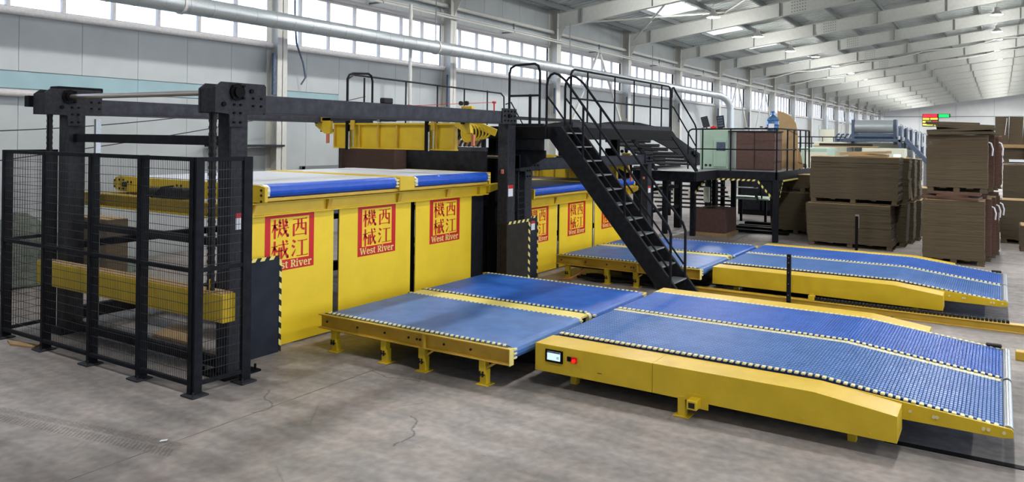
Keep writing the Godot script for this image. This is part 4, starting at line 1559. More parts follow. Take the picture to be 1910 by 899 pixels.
	for z in [-9.4, -10.45, -11.35, -12.2, -13.0]:
		b = MB.new()
		b.cyl(V(-8.86, 2.3, z), V(-8.86, 3.15, z), 0.015, 8)
		part("baluster", b, M.graphite, f)
	for p in [[-9.35, -9.4], [-9.35, -13.6]]:
		b = MB.new()
		b.span(p[0] - 0.04, p[0] + 0.04, 0.0, 2.26, p[1] - 0.04, p[1] + 0.04, 0.004)
		part("leg", b, M.graphite, f)
	# arched side frames of the board conveyor that runs back from the farther lift
	var c := thing("arched_conveyor", "black board conveyor with arched side plates sloping down behind the catwalk", "conveyor", V(-7.2, 0, -16.5))
	for x in [-6.78, -7.9]:
		b = MB.new()
		b.prism([P(-12.6, 2.28), P(-13.4, 2.44), P(-14.2, 2.53), P(-15.0, 2.575), P(-15.9, 2.56), P(-16.8, 2.50), P(-17.6, 2.40), P(-18.4, 2.22), P(-19.3, 2.0), P(-20.4, 1.74), P(-20.4, 1.42), P(-19.0, 1.68), P(-17.6, 2.02), P(-16.6, 2.22), P(-15.4, 2.30), P(-14.2, 2.28), P(-12.6, 2.16)], 0, x - 0.02, x + 0.02)
		part("side_plate", b, M.black, c)
		b = MB.new()
		for i in 5:
			b.cyl(V(x + 0.02, 2.40, -15.9 - i * 0.28), V(x + 0.05, 2.40, -15.9 - i * 0.28), 0.028, 8)
		for q in [[-19.4, 1.86], [-19.55, 1.80], [-19.7, 1.78], [-17.0, 2.42], [-17.15, 2.38]]:
			b.cyl(V(x + 0.02, q[1], q[0]), V(x + 0.08, q[1], q[0]), 0.05, 10)
		part("bearings", b, M.dark_black, c)
	for i in 9:
		b = MB.new()
		b.cyl(V(-7.9, 1.55 + 0.1 * (8 - i), -19.9 + (8 - i) * 0.55), V(-6.78, 1.55 + 0.1 * (8 - i), -19.9 + (8 - i) * 0.55), 0.04, 10)
		part("roller", b, M.graphite, c)
	for p in [[-6.8, -14.5], [-6.8, -18.5], [-7.9, -14.5], [-7.9, -18.5]]:
		b = MB.new()
		b.span(p[0] - 0.08, p[0] + 0.08, 0.0, 2.0 if p[1] > -16.0 else 1.5, p[1] - 0.08, p[1] + 0.08, 0.006)
		part("leg", b, M.dark_black, c)
	b = MB.new()
	for y in [0.5, 1.0, 1.5, 1.75]:
		b.span(-6.80, -6.74, y, y + 0.08, -18.5, -14.5, 0.004)
	b.span(-7.9, -6.8, 1.1, 1.2, -14.55, -14.45, 0.004)
	part("frame_rail", b, M.dark_black, c)
	# low steel framework between the lifts and the wall
	var fr := thing("rear_framework", "black steel framework with hanging hoses seen through the gap beyond the signed skirts", "frame", V(-8.0, 0, -9.9))
	b = MB.new()
	for y in [0.45, 1.15, 1.95]:
		b.span(-8.9, -6.7, y, y + 0.09, -9.85, -9.78, 0.004)
	for x in [-8.9, -8.0, -7.05, -6.7]:
		b.span(x - 0.04, x + 0.04, 0.0, 2.04, -9.86, -9.78, 0.004)
	b.span(-6.75, -6.69, 0.45, 0.54, -14.4, -9.8, 0.004)
	b.span(-6.75, -6.69, 1.15, 1.24, -14.4, -9.8, 0.004)
	part("frame", b, M.dark_black, fr)
	for i in 3:
		b = MB.new()
		b.tube([V(-7.3 + i * 0.13, 1.95, -9.72), V(-7.3 + i * 0.13, 0.65, -9.70), V(-7.27 + i * 0.13, 0.45, -9.68), V(-7.17 + i * 0.13, 0.38, -9.66), V(-7.05 + i * 0.13, 0.45, -9.68), V(-7.02 + i * 0.13, 1.95, -9.72)], 0.018, 8)
		part("hose", b, M.rubber, fr)

# ---------------------------------------------------------------- control platform
func control_platform() -> void:
	var t := thing("control_platform", "black raised control platform with railings and hazard taped corner braces", "platform", V(-5.2, 0, -18.5))
	var b := MB.new()
	b.span(-6.8, -4.08, 1.49, 1.53, -20.4, -17.12, 0.003)
	b.span(-6.8, -5.40, 1.485, 1.525, -17.12, -15.7, 0.003)
	part("deck", b, M.tread, t)
	b = MB.new()
	b.span(-6.8, -4.05, 1.32, 1.52, -17.14, -17.06, 0.006)
	b.span(-4.10, -4.03, 1.32, 1.52, -20.4, -17.06, 0.006)
	b.span(-6.8, -4.05, 1.32, 1.52, -20.4, -20.32, 0.006)
	b.span(-5.44, -5.37, 1.32, 1.52, -17.1, -15.68, 0.006)
	b.span(-6.8, -5.40, 1.32, 1.52, -15.72, -15.66, 0.006)
	part("edge_beam", b, M.black, t)
	for p in [[-4.09, -17.1], [-5.93, -17.1], [-6.6, -17.1], [-6.42, -15.75], [-5.44, -18.6], [-4.09, -20.3], [-6.6, -20.3]]:
		b = MB.new()
		b.span(p[0] - 0.055, p[0] + 0.055, 0.0, 1.35, p[1] - 0.055, p[1] + 0.055, 0.006)
		part("leg", b, M.black, t)
	for q in [[[P(-5.88, 1.34), P(-5.62, 1.34), P(-5.88, 1.02)], 2, -17.12, -17.08], [[P(-4.14, 1.34), P(-4.46, 1.34), P(-4.14, 0.98)], 2, -17.12, -17.08], [[P(-17.15, 1.34), P(-17.45, 1.34), P(-17.15, 0.98)], 0, -4.10, -4.06], [[P(-20.25, 1.34), P(-19.95, 1.34), P(-20.25, 0.98)], 0, -4.10, -4.06]]:
		b = MB.new()
		b.prism(q[0], q[1], q[2], q[3])
		part("gusset", b, M.black, t)
	hazard(t, V(-5.60, 1.325, -17.055), V(-4.48, 1.325, -17.055), V(0, 1, 0), 0.04, V(0, 0, 1))
	hazard(t, V(-5.61, 1.315, -17.055), V(-5.86, 1.0, -17.055), V(0.78, -0.62, 0), 0.04, V(0, 0, 1))
	hazard(t, V(-4.47, 1.315, -17.055), V(-4.16, 0.96, -17.055), V(-0.75, -0.66, 0), 0.04, V(0, 0, 1))
	hazard(t, V(-4.025, 0.96, -17.16), V(-4.025, 1.315, -17.46), V(0, -0.7, -0.7), 0.04, V(1, 0, 0))
	b = MB.new()
	b.span(-4.03, -4.02, 1.30, 1.335, -20.0, -17.46, 0.0)
	part("pale_edge", b, M.pale_yellow, t)
	b = MB.new()
	b.tube([V(-6.06, 1.53, -17.1), V(-6.06, 2.32, -17.1), V(-6.04, 2.40, -17.1), V(-5.97, 2.44, -17.1), V(-4.10, 2.46, -17.1), V(-4.065, 2.46, -17.14), V(-4.06, 2.46, -20.3), V(-4.06, 1.53, -20.35)], 0.018, 10)
	part("top_rail", b, M.black, t)
	b = MB.new()
	b.tube([V(-6.06, 1.99, -17.1), V(-4.08, 2.0, -17.1), V(-4.06, 2.0, -17.14), V(-4.06, 2.0, -20.3)], 0.014, 8)
	part("middle_rail", b, M.black, t)
	for p in [[-5.72, -17.1], [-5.08, -17.1], [-4.08, -17.1], [-4.06, -18.0], [-4.06, -18.65], [-4.06, -19.3], [-4.06, -19.9]]:
		b = MB.new()
		b.cyl(V(p[0], 1.52, p[1]), V(p[0], 2.46, p[1]), 0.017, 8)
		part("baluster", b, M.black, t)
	var c := thing("control_cabinet", "pale green control cabinet standing on the control platform, with two round cable holes", "cabinet", V(-5.7, 1.53, -18.0))
	b = MB.new()
	b.span(-5.95, -5.30, 1.53, 2.44, -18.3, -17.6, 0.012)
	part("body", b, M.mint, c)
	b = MB.new()
	b.span(-5.62, -5.32, 1.58, 2.20, -17.6, -17.575, 0.004)
	part("door", b, M.mint, c)
	b = MB.new()
	for x in [-5.80, -5.70]:
		b.cyl(V(x, 1.61, -17.6), V(x, 1.61, -17.59), 0.03, 12)
	part("cable_hole", b, M.rubber, c)
	b = MB.new()
	b.span(-5.55, -5.34, 1.95, 2.15, -17.578, -17.57, 0.002)
	part("window", b, M.steel_blue, c)
	c = thing("tilted_monitor", "dark monitor tilted on a stand at the left of the control cabinet's top", "monitor", V(-5.85, 2.44, -17.75))
	b = MB.new()
	var bs := Basis(Vector3(0, 0, 1), 0.28) * Basis(Vector3.UP, 0.5)
	b.box(V(-5.88, 2.62, -17.75), V(0.16, 0.26, 0.03), 0.004, bs)
	b.cyl(V(-5.84, 2.44, -17.76), V(-5.86, 2.54, -17.76), 0.015, 8)
	b.span(-5.90, -5.78, 2.44, 2.455, -17.80, -17.70, 0.003)
	part("housing", b, M.graphite, c)
	b = MB.new()
	b.tube([V(-5.86, 2.50, -17.76), V(-5.95, 2.48, -17.75), V(-6.0, 2.44, -17.75)], 0.006, 6)
	part("cable", b, M.rubber, c)
	c = thing("lit_monitor", "bluish monitor at the right of the control cabinet's top, under the drop of the duct", "monitor", V(-5.55, 2.44, -17.9))
	b = MB.new()
	b.box(V(-5.56, 2.62, -17.9), V(0.17, 0.30, 0.03), 0.004, Basis(Vector3(0, 0, 1), 0.12))
	b.span(-5.60, -5.48, 2.44, 2.48, -17.95, -17.85, 0.003)
	part("housing", b, M.rubber, c)
	b = MB.new()
	for i in 4:
		b.box(V(-5.585 + i * 0.008 + 0.012, 2.72 - i * 0.062, -17.882), V(0.13, 0.045, 0.004), 0.0, Basis(Vector3(0, 0, 1), 0.12))
	part("screen", b, M.steel_blue, c)
	c = thing("red_box", "small red box on the control cabinet between the two monitors", "box", V(-5.68, 2.44, -17.75))
	b = MB.new()
	b.span(-5.74, -5.62, 2.44, 2.51, -17.80, -17.70, 0.01)
	b.span(-5.70, -5.66, 2.51, 2.53, -17.78, -17.72, 0.006)
	part("box", b, M.red, c)
	c = thing("paper_sheets", "loose white sheets lying on the control cabinet's top", "paper", V(-5.5, 2.44, -17.7))
	b = MB.new()
	b.box(V(-5.60, 2.447, -17.68), V(0.22, 0.008, 0.12), 0.0, Basis(Vector3.UP, 0.3))
	b.box(V(-5.45, 2.46, -17.66), V(0.16, 0.006, 0.04), 0.0, Basis(Vector3(0, 0, 1), 0.5))
	part("sheets", b, M.paper, c)
	for q in [[-5.11, -4.70], [-4.69, -4.25]]:
		c = thing("brown_cabinet", "dark brown board cabinet, %s of the pair behind the platform railing" % ("left" if q[0] < -5.0 else "right"), "cabinet", V((q[0] + q[1]) / 2, 1.53, -17.9), "brown board cabinets")
		b = MB.new()
		b.span(q[0], q[1], 1.53, 2.39, -18.3, -17.62, 0.006)
		part("body", b, M.brown, c)
		b = MB.new()
		b.span(q[0] + 0.02, q[1] - 0.02, 1.99, 2.36, -17.62, -17.612, 0.003)
		b.span(q[0] + 0.02, q[1] - 0.02, 1.55, 1.96, -17.62, -17.612, 0.003)
		part("front_panel", b, M.brown, c)
	c = thing("bench_top", "dark flat bench top lying across the brown cabinets on the platform", "worktop", V(-4.8, 2.39, -17.9))
	b = MB.new()
	b.span(-5.28, -4.22, 2.392, 2.42, -18.3, -17.60, 0.004)
	b.prism([P(-5.45, -17.9), P(-5.28, -17.60), P(-5.28, -18.2)], 1, 2.395, 2.418)
	part("slab", b, M.graphite, c)
	for q in [[-4.92, 0.07], [-4.58, 0.10], [-4.46, 0.08]]:
		c = thing("small_jar", "small pale jar on the dark bench top, %s" % ("left of the railing post" if q[0] < -4.8 else "right of the railing post" if q[0] < -4.5 else "beside the big water bottle"), "jar", V(q[0], 2.42, -17.75))
		b = MB.new()
		b.cyl(V(q[0], 2.42, -17.75), V(q[0], 2.42 + q[1] * 0.7, -17.75), 0.04, 12)
		part("jar", b, M.paper, c)
		b = MB.new()
		b.cyl(V(q[0], 2.42 + q[1] * 0.7, -17.75), V(q[0], 2.42 + q[1], -17.75), 0.035, 12)
		part("lid", b, M.graphite, c)
	c = thing("water_bottle", "large blue water cooler bottle on the brown cabinets", "bottle", V(-4.34, 2.42, -17.8))
	b = MB.new()
	var prof := [[0.0, 0.12], [0.05, 0.135], [0.11, 0.125], [0.14, 0.135], [0.22, 0.135], [0.25, 0.125], [0.28, 0.12], [0.33, 0.06], [0.36, 0.035], [0.41, 0.035]]
	for i in prof.size() - 1:
		b.cone(V(-4.34, 2.42 + prof[i][0], -17.8), V(-4.34, 2.42 + prof[i + 1][0], -17.8), prof[i][1], prof[i + 1][1], 18)
	var bm: StandardMaterial3D = M.bottle
	part("body", b, bm, c)
	b = MB.new()
	b.cyl(V(-4.34, 2.83, -17.8), V(-4.34, 2.86, -17.8), 0.04, 12)
	part("cap", b, M.blue, c)
	b = MB.new()
	b.span(-4.40, -4.28, 2.46, 2.58, -17.668, -17.66, 0.0)
	part("label", b, M.paper, c)
	for q in [[-4.20, -3.83, 2.90, -18.9, 0], [-4.12, -3.62, 2.2, -19.2, 1]]:
		c = thing("leaning_board_sheet", ("tall tan board sheet with a rounded corner leaning on the platform behind the railing" if q[4] == 0 else "lower tan board sheet leaning behind the tall one at the platform's right edge"), "board", V(-4.3, 1.53, q[3]), "tan board sheets")
		b = MB.new()
		var dx := -0.10 if q[4] == 0 else -0.05
		b.prism([P(-4.42 + dx, 1.54), P(-4.40 + dx, q[2] + 0.02), P(-4.22 + dx, q[2] - 0.04), P(-4.08 + dx, q[2] - 0.13), P(-3.98 + dx, q[2] - 0.28), P(-3.93 + dx, q[2] - 0.52), P(-3.92 + dx, 1.54)], 2, q[3] - 0.012, q[3] + 0.012)
		part("sheet", b, M.board_top, c)
		b = MB.new()
		b.bar(V(-4.20 + dx, q[2] - 0.42, q[3] + 0.014), V(-3.94 + dx, q[2] - 0.55, q[3] + 0.014), 0.006, 0.02)
		part("crease", b, M.board, c)
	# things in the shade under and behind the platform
	c = thing("brown_carton", "big dark brown carton on a pallet in the shade under the control platform", "carton", V(-5.6, 0, -17.6))
	b = MB.new()
	b.span(-5.95, -5.25, 0.08, 0.62, -18.2, -17.3, 0.006)
	part("body", b, M.brown, c)
	b = MB.new()
	b.box(V(-5.75, 0.63, -17.7), V(0.30, 0.015, 0.5), 0.0, Basis(Vector3(0, 0, 1), 0.25))
	b.box(V(-5.40, 0.63, -17.7), V(0.30, 0.015, 0.5), 0.0, Basis(Vector3(0, 0, 1), -0.1))
	part("flap", b, M.brown, c)
	b = MB.new()
	b.span(-6.0, -5.2, 0.0, 0.08, -18.2, -17.3, 0.004)
	part("pallet", b, M.wood, c)
	c = thing("inner_steps", "small black steel steps with pale treads and a landing, seen under the control platform", "steps", V(-5.8, 0, -21.4))
	for x in [-6.25, -5.65]:
		b = MB.new()
		b.bar(V(x - 0.25, 1.75, -21.6), V(x + 0.15, 0.55, -21.0), 0.04, 0.12)
		part("stringer", b, M.black, c)
	for i in 4:
		b = MB.new()
		b.span(-6.3 + i * 0.07, -5.7 + i * 0.07, 1.4 - i * 0.25, 1.42 - i * 0.25, -21.5 + i * 0.1, -21.3 + i * 0.1, 0.0)
		part("tread", b, M.tread, c)
	b = MB.new()
	b.span(-6.3, -5.2, 0.60, 0.64, -22.0, -21.0, 0.004)
	part("landing", b, M.mint, c)
	for x in [-5.95, -5.3]:
		b = MB.new()
		b.span(x - 0.03, x + 0.03, 0.0, 0.6, -21.1, -21.04, 0.003)
		part("leg", b, M.dark_black, c)
	b = MB.new()
	b.tube([V(-5.4, 0.64, -21.05), V(-5.4, 1.2, -21.05), V(-5.25, 1.22, -21.9), V(-5.25, 0.64, -21.9)], 0.02, 8)
	part("rail", b, M.black, c)
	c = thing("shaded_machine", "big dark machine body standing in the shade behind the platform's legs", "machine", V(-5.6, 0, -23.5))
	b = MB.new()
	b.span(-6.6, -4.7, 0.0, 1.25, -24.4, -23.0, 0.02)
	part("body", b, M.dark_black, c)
	for i in 3:
		b = MB.new()
		b.span(-6.5 + i * 0.62, -5.95 + i * 0.62, 0.15, 1.15, -23.0, -22.97, 0.006)
		part("door", b, M.black, c)
	b = MB.new()
	b.cyl(V(-6.4, 1.4, -23.6), V(-4.8, 1.4, -23.6), 0.14, 14)
	part("roller", b, M.graphite, c)
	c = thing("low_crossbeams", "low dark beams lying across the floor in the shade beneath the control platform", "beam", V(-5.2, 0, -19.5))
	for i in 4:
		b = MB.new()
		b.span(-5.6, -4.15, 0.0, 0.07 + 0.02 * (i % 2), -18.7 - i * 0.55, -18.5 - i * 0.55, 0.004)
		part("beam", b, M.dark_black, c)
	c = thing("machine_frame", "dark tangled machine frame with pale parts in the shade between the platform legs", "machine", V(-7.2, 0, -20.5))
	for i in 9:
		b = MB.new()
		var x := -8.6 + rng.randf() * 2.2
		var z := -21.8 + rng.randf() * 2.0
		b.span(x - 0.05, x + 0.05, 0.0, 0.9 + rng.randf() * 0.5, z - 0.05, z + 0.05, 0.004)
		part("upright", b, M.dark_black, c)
		b = MB.new()
		b.bar(V(-8.7, 0.2 + i * 0.14, -21.9 + i * 0.2), V(-6.3, 0.25 + i * 0.13, -21.7 + i * 0.18), 0.05, 0.05)
		part("tie", b, M.graphite, c)
	for i in 5:
		b = MB.new()
		b.span(-8.3 + i * 0.42, -8.15 + i * 0.42, 0.55 + 0.1 * (i % 2), 0.85 + 0.1 * (i % 3), -20.0, -19.9, 0.01)
		part("pale_cover", b, M.cream, c)

# ---------------------------------------------------------------- corrugated board in piles
func pile(called: String, label: String, group: String, x0: float, x1: float, z0: float, z1: float, y0: float, y1: float, m: Material, jit := 0.006, lean := 0.0, pallet := true, thick := 0.028) -> Node3D:
	var t := thing(called, label, "board pile", V((x0 + x1) / 2, y0, (z0 + z1) / 2), group)
	var b := MB.new()
	var y := y0
	if pallet:
		var pb := MB.new()
		for i in 5:
			var xx := lerpf(x0 + 0.06, x1 - 0.06, i / 4.0)
			pb.span(xx - 0.05, xx + 0.05, y0 + 0.075, y0 + 0.095, z0 - 0.01, z1 + 0.01, 0.002)
		for i in 3:
			for j in 3:
				var xx := lerpf(x0 + 0.07, x1 - 0.07, i / 2.0)
				var zz := lerpf(z0 - 0.06, z1 + 0.06, j / 2.0)
				pb.span(xx - 0.05, xx + 0.05, y0 + 0.018, y0 + 0.075, zz - 0.05, zz + 0.05, 0.002)
		for j in 3:
			var zz := lerpf(z0 - 0.06, z1 + 0.06, j / 2.0)
			pb.span(x0, x1, y0, y0 + 0.018, zz - 0.05, zz + 0.05, 0.002)
		part("pallet", pb, M.board, t)
		y += 0.095
	var top := y1
	var dx := 0.0
	while y < top - 0.001:
		var h := minf(thick * (0.8 + 0.4 * rng.randf()), top - y)
		if rng.randf() < 0.05:
			dx += (rng.randf() - 0.5) * jit * 4.0
		dx = clampf(dx, -0.03, 0.03)
		var k := (y - y0) * lean
		var jx := dx + (rng.randf() - 0.5) * jit + k
		var jz := (rng.randf() - 0.5) * jit
		b.span(x0 + jx, x1 + jx, y, y + h - 0.0025, z0 + jz, z1 + jz, 0.0)
		y += h
	part("board_sheets", b, m, t, true)
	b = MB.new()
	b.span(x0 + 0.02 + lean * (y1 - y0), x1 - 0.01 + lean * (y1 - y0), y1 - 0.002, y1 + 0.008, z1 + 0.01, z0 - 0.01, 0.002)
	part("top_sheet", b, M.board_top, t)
	return t

func strap_end(t: Node3D, x: float, y: float, z: float) -> void:
	var b := MB.new()
	b.tube([V(x, y, z), V(x + 0.04, y - 0.02, z), V(x + 0.07, y - 0.12, z + 0.01), V(x + 0.06, y - 0.24, z)], 0.016, 6)
	part("white_strap", b, M.paper, t)

func crumpled(called: String, label: String, x0: float, x1: float, z0: float, z1: float, y0: float, sd: int, count: int, mat: Material) -> void:
	var r := RandomNumberGenerator.new()
	r.seed = sd
	var t := thing(called, label, "board", V((x0 + x1) / 2, y0, (z0 + z1) / 2), "loose crumpled board")
	for i in count:
		var b := MB.new()
		var w := (x1 - x0) * (0.45 + 0.5 * r.randf())
		var cx := lerpf(x0 + w / 2, x1 - w / 2, r.randf())
		var y := y0 + 0.02 + i * 0.042
		var tilt := (r.randf() - 0.5) * 0.14
		b.box(V(cx, y + absf(sin(tilt)) * w * 0.5, (z0 + z1) / 2), V(w, 0.05, absf(z1 - z0)), 0.004, Basis(Vector3(0, 0, 1), tilt) * Basis(Vector3.UP, (r.randf() - 0.5) * 0.15))
		part("bent_sheet", b, mat, t)

func stacks() -> void:
	# left group: two high, seen over the far discharge table
	var xs := [[-3.42, -1.80, -17.15, -17.95], [-3.38, -1.66, -18.02, -18.62], [-3.30, -1.58, -18.70, -19.30], [-3.25, -1.50, -19.38, -19.98]]
	var where := ["front one of the left group", "second row of the left group", "third row of the left group", "rearmost of the left group"]
	for i in 4:
		var q: Array = xs[i]
		pile("board_pile", "lower grey brown pile of corrugated board, %s" % where[i], "piles of the left group", q[0], q[1], q[2], q[3], 0.0, 0.90, M.board_dark, 0.010, -0.05 if i == 0 else 0.03)
		pile("board_pile", "upper pile of corrugated board resting on a pallet, %s" % where[i], "piles of the left group", q[0] + 0.02, q[1] + 0.08 - i * 0.03, q[2], q[3], 0.92, 1.88 - 0.02 * i, M.board_dark, 0.012)
	crumpled("loose_board", "thin bent board sheets lying on top of the left front pile", -2.9, -1.9, -17.2, -17.8, 1.89, 5, 2, M.board_top)
	var bw := thing("batten", "upright wooden batten leaning between the left group's upper piles", "batten", V(-1.62, 0.92, -18.64))
	var b := MB.new()
	b.bar(V(-1.60, 0.95, -18.60), V(-1.70, 1.90, -18.62), 0.06, 0.03)
	part("stick", b, M.wood, bw)
	bw = thing("upright_post", "short black post with a steel cap in front of the left front pile", "post", V(-2.5, 0, -16.9))
	b = MB.new()
	b.span(-2.47, -2.42, 0.0, 0.72, -16.95, -16.90, 0.003)
	part("tube", b, M.dark_black, bw)
	b = MB.new()
	b.span(-2.475, -2.39, 0.69, 0.73, -16.95, -16.88, 0.003)
	b.span(-2.41, -2.39, 0.45, 0.73, -16.93, -16.89, 0.002)
	part("cap", b, M.steel, bw)
	# middle group: tall, with crumpled sheets on top of each pile
	var ms := [[-1.19, -0.215, -16.05, -16.75], [-1.12, -0.13, -16.82, -17.35], [-1.06, -0.06, -17.42, -17.95], [-1.00, 0.0, -18.02, -18.5]]
	var mw := ["front pile of the middle group", "second pile of the middle group", "third pile of the middle group", "rear pile of the middle group"]
	for i in 4:
		var q: Array = ms[i]
		var t := pile("board_pile", "lower brown pile of corrugated board, %s" % mw[i], "piles of the middle group", q[0], q[1], q[2], q[3], 0.0, 1.16, M.board if i == 0 else M.board_red, 0.006)
		if i > 0:
			strap_end(t, q[1], 1.02, q[2] - 0.1)
		crumpled("loose_board", "crumpled board pressed between the two piles, %s" % mw[i], q[0] - 0.05, q[1], q[2], q[3], 1.17, 11 + i, 3, M.board_red)
		t = pile("board_pile", "upper brown pile of corrugated board, %s" % mw[i], "piles of the middle group", q[0] + 0.04, q[1] + 0.03, q[2], q[3], 1.30, 2.34, M.board if i == 0 else M.board_red, 0.006)
		if i == 0 or i == 2:
			strap_end(t, q[1] + 0.03, 2.22, q[2] - 0.12)
		if i < 2:
			crumpled("loose_board", "crumpled board sheets on top of the %s" % mw[i], q[0], q[1] + 0.15, q[2] + 0.1, q[3], 2.35, 21 + i, 5 if i == 0 else 3, M.board_dark)
	# behind and to the right
	var rs := [[0.02, 1.25, -20.2, -21.0, 0.0, 0.95, "low pale topped pile right of the middle group"], [0.35, 1.7, -18.9, -19.7, 0.0, 0.52, "lowest pile at the photo's right edge"], [0.05, 1.7, -21.3, -22.2, 0.0, 1.70, "wide dark pile right of the middle group"], [0.05, 1.8, -21.3, -22.2, 1.74, 2.14, "dark upper pile right of the middle group, under standing sheets"]]
	for q in rs:
		pile("board_pile", "dark corrugated board, " + q[6], "piles at the right edge", q[0], q[1], q[2], q[3], q[4], q[5], M.board_dark, 0.012)
	var sd := thing("standing_sheets", "dark tall board sheets standing on edge above the right pile", "board", V(0.4, 2.16, -21.6))
	for i in 3:
		b = MB.new()
		b.box(V(0.02 + i * 0.28, 2.50, -21.5 - i * 0.06), V(0.27, 0.66, 0.05), 0.004, Basis(Vector3(0, 0, 1), -0.03 * i) * Basis(Vector3.UP, 0.2))
		part("sheet", b, M.board_dark, sd)
	b = MB.new()
	b.box(V(0.10, 2.6, -21.44), V(0.012, 0.4, 0.01), 0.0, Basis(Vector3(0, 0, 1), -0.1))
	part("white_strap", b, M.paper, sd)
	var po := thing("wood_post", "pale wooden post standing at the photo's right edge", "post", V(0.55, 2.1, -21.2))
	b = MB.new()
	b.span(0.47, 0.56, 1.75, 2.98, -21.27, -21.2, 0.003)
	b.span(0.02, 1.5, 2.10, 2.18, -21.28, -21.22, 0.003)
	part("timber", b, M.wood, po)
	b = MB.new()
	b.span(-0.06, 0.06, 1.92, 2.04, -21.27, -21.26, 0.0)
	part("paper_tag", b, M.paper, po)
	pile("board_pile", "black shaded board pile behind the platform's corner post", "piles behind the platform", -4.62, -3.5, -18.9, -19.8, 0.0, 0.98, M.board_dark, 0.006, -0.03)
	pile("board_pile", "small upper pile behind the platform's corner post", "piles behind the platform", -4.40, -3.45, -18.95, -19.7, 1.0, 1.40, M.board_dark, 0.01)
	pile("board_pile", "low pale topped pile between the left and middle groups", "piles between the groups", -2.2, -1.3, -22.4, -23.4, 0.0, 1.02, M.board, 0.01)
	pile("board_pile", "brown pile in the aisle beyond the left group", "piles between the groups", -1.75, -1.15, -20.4, -21.0, 0.0, 0.85, M.board, 0.012)

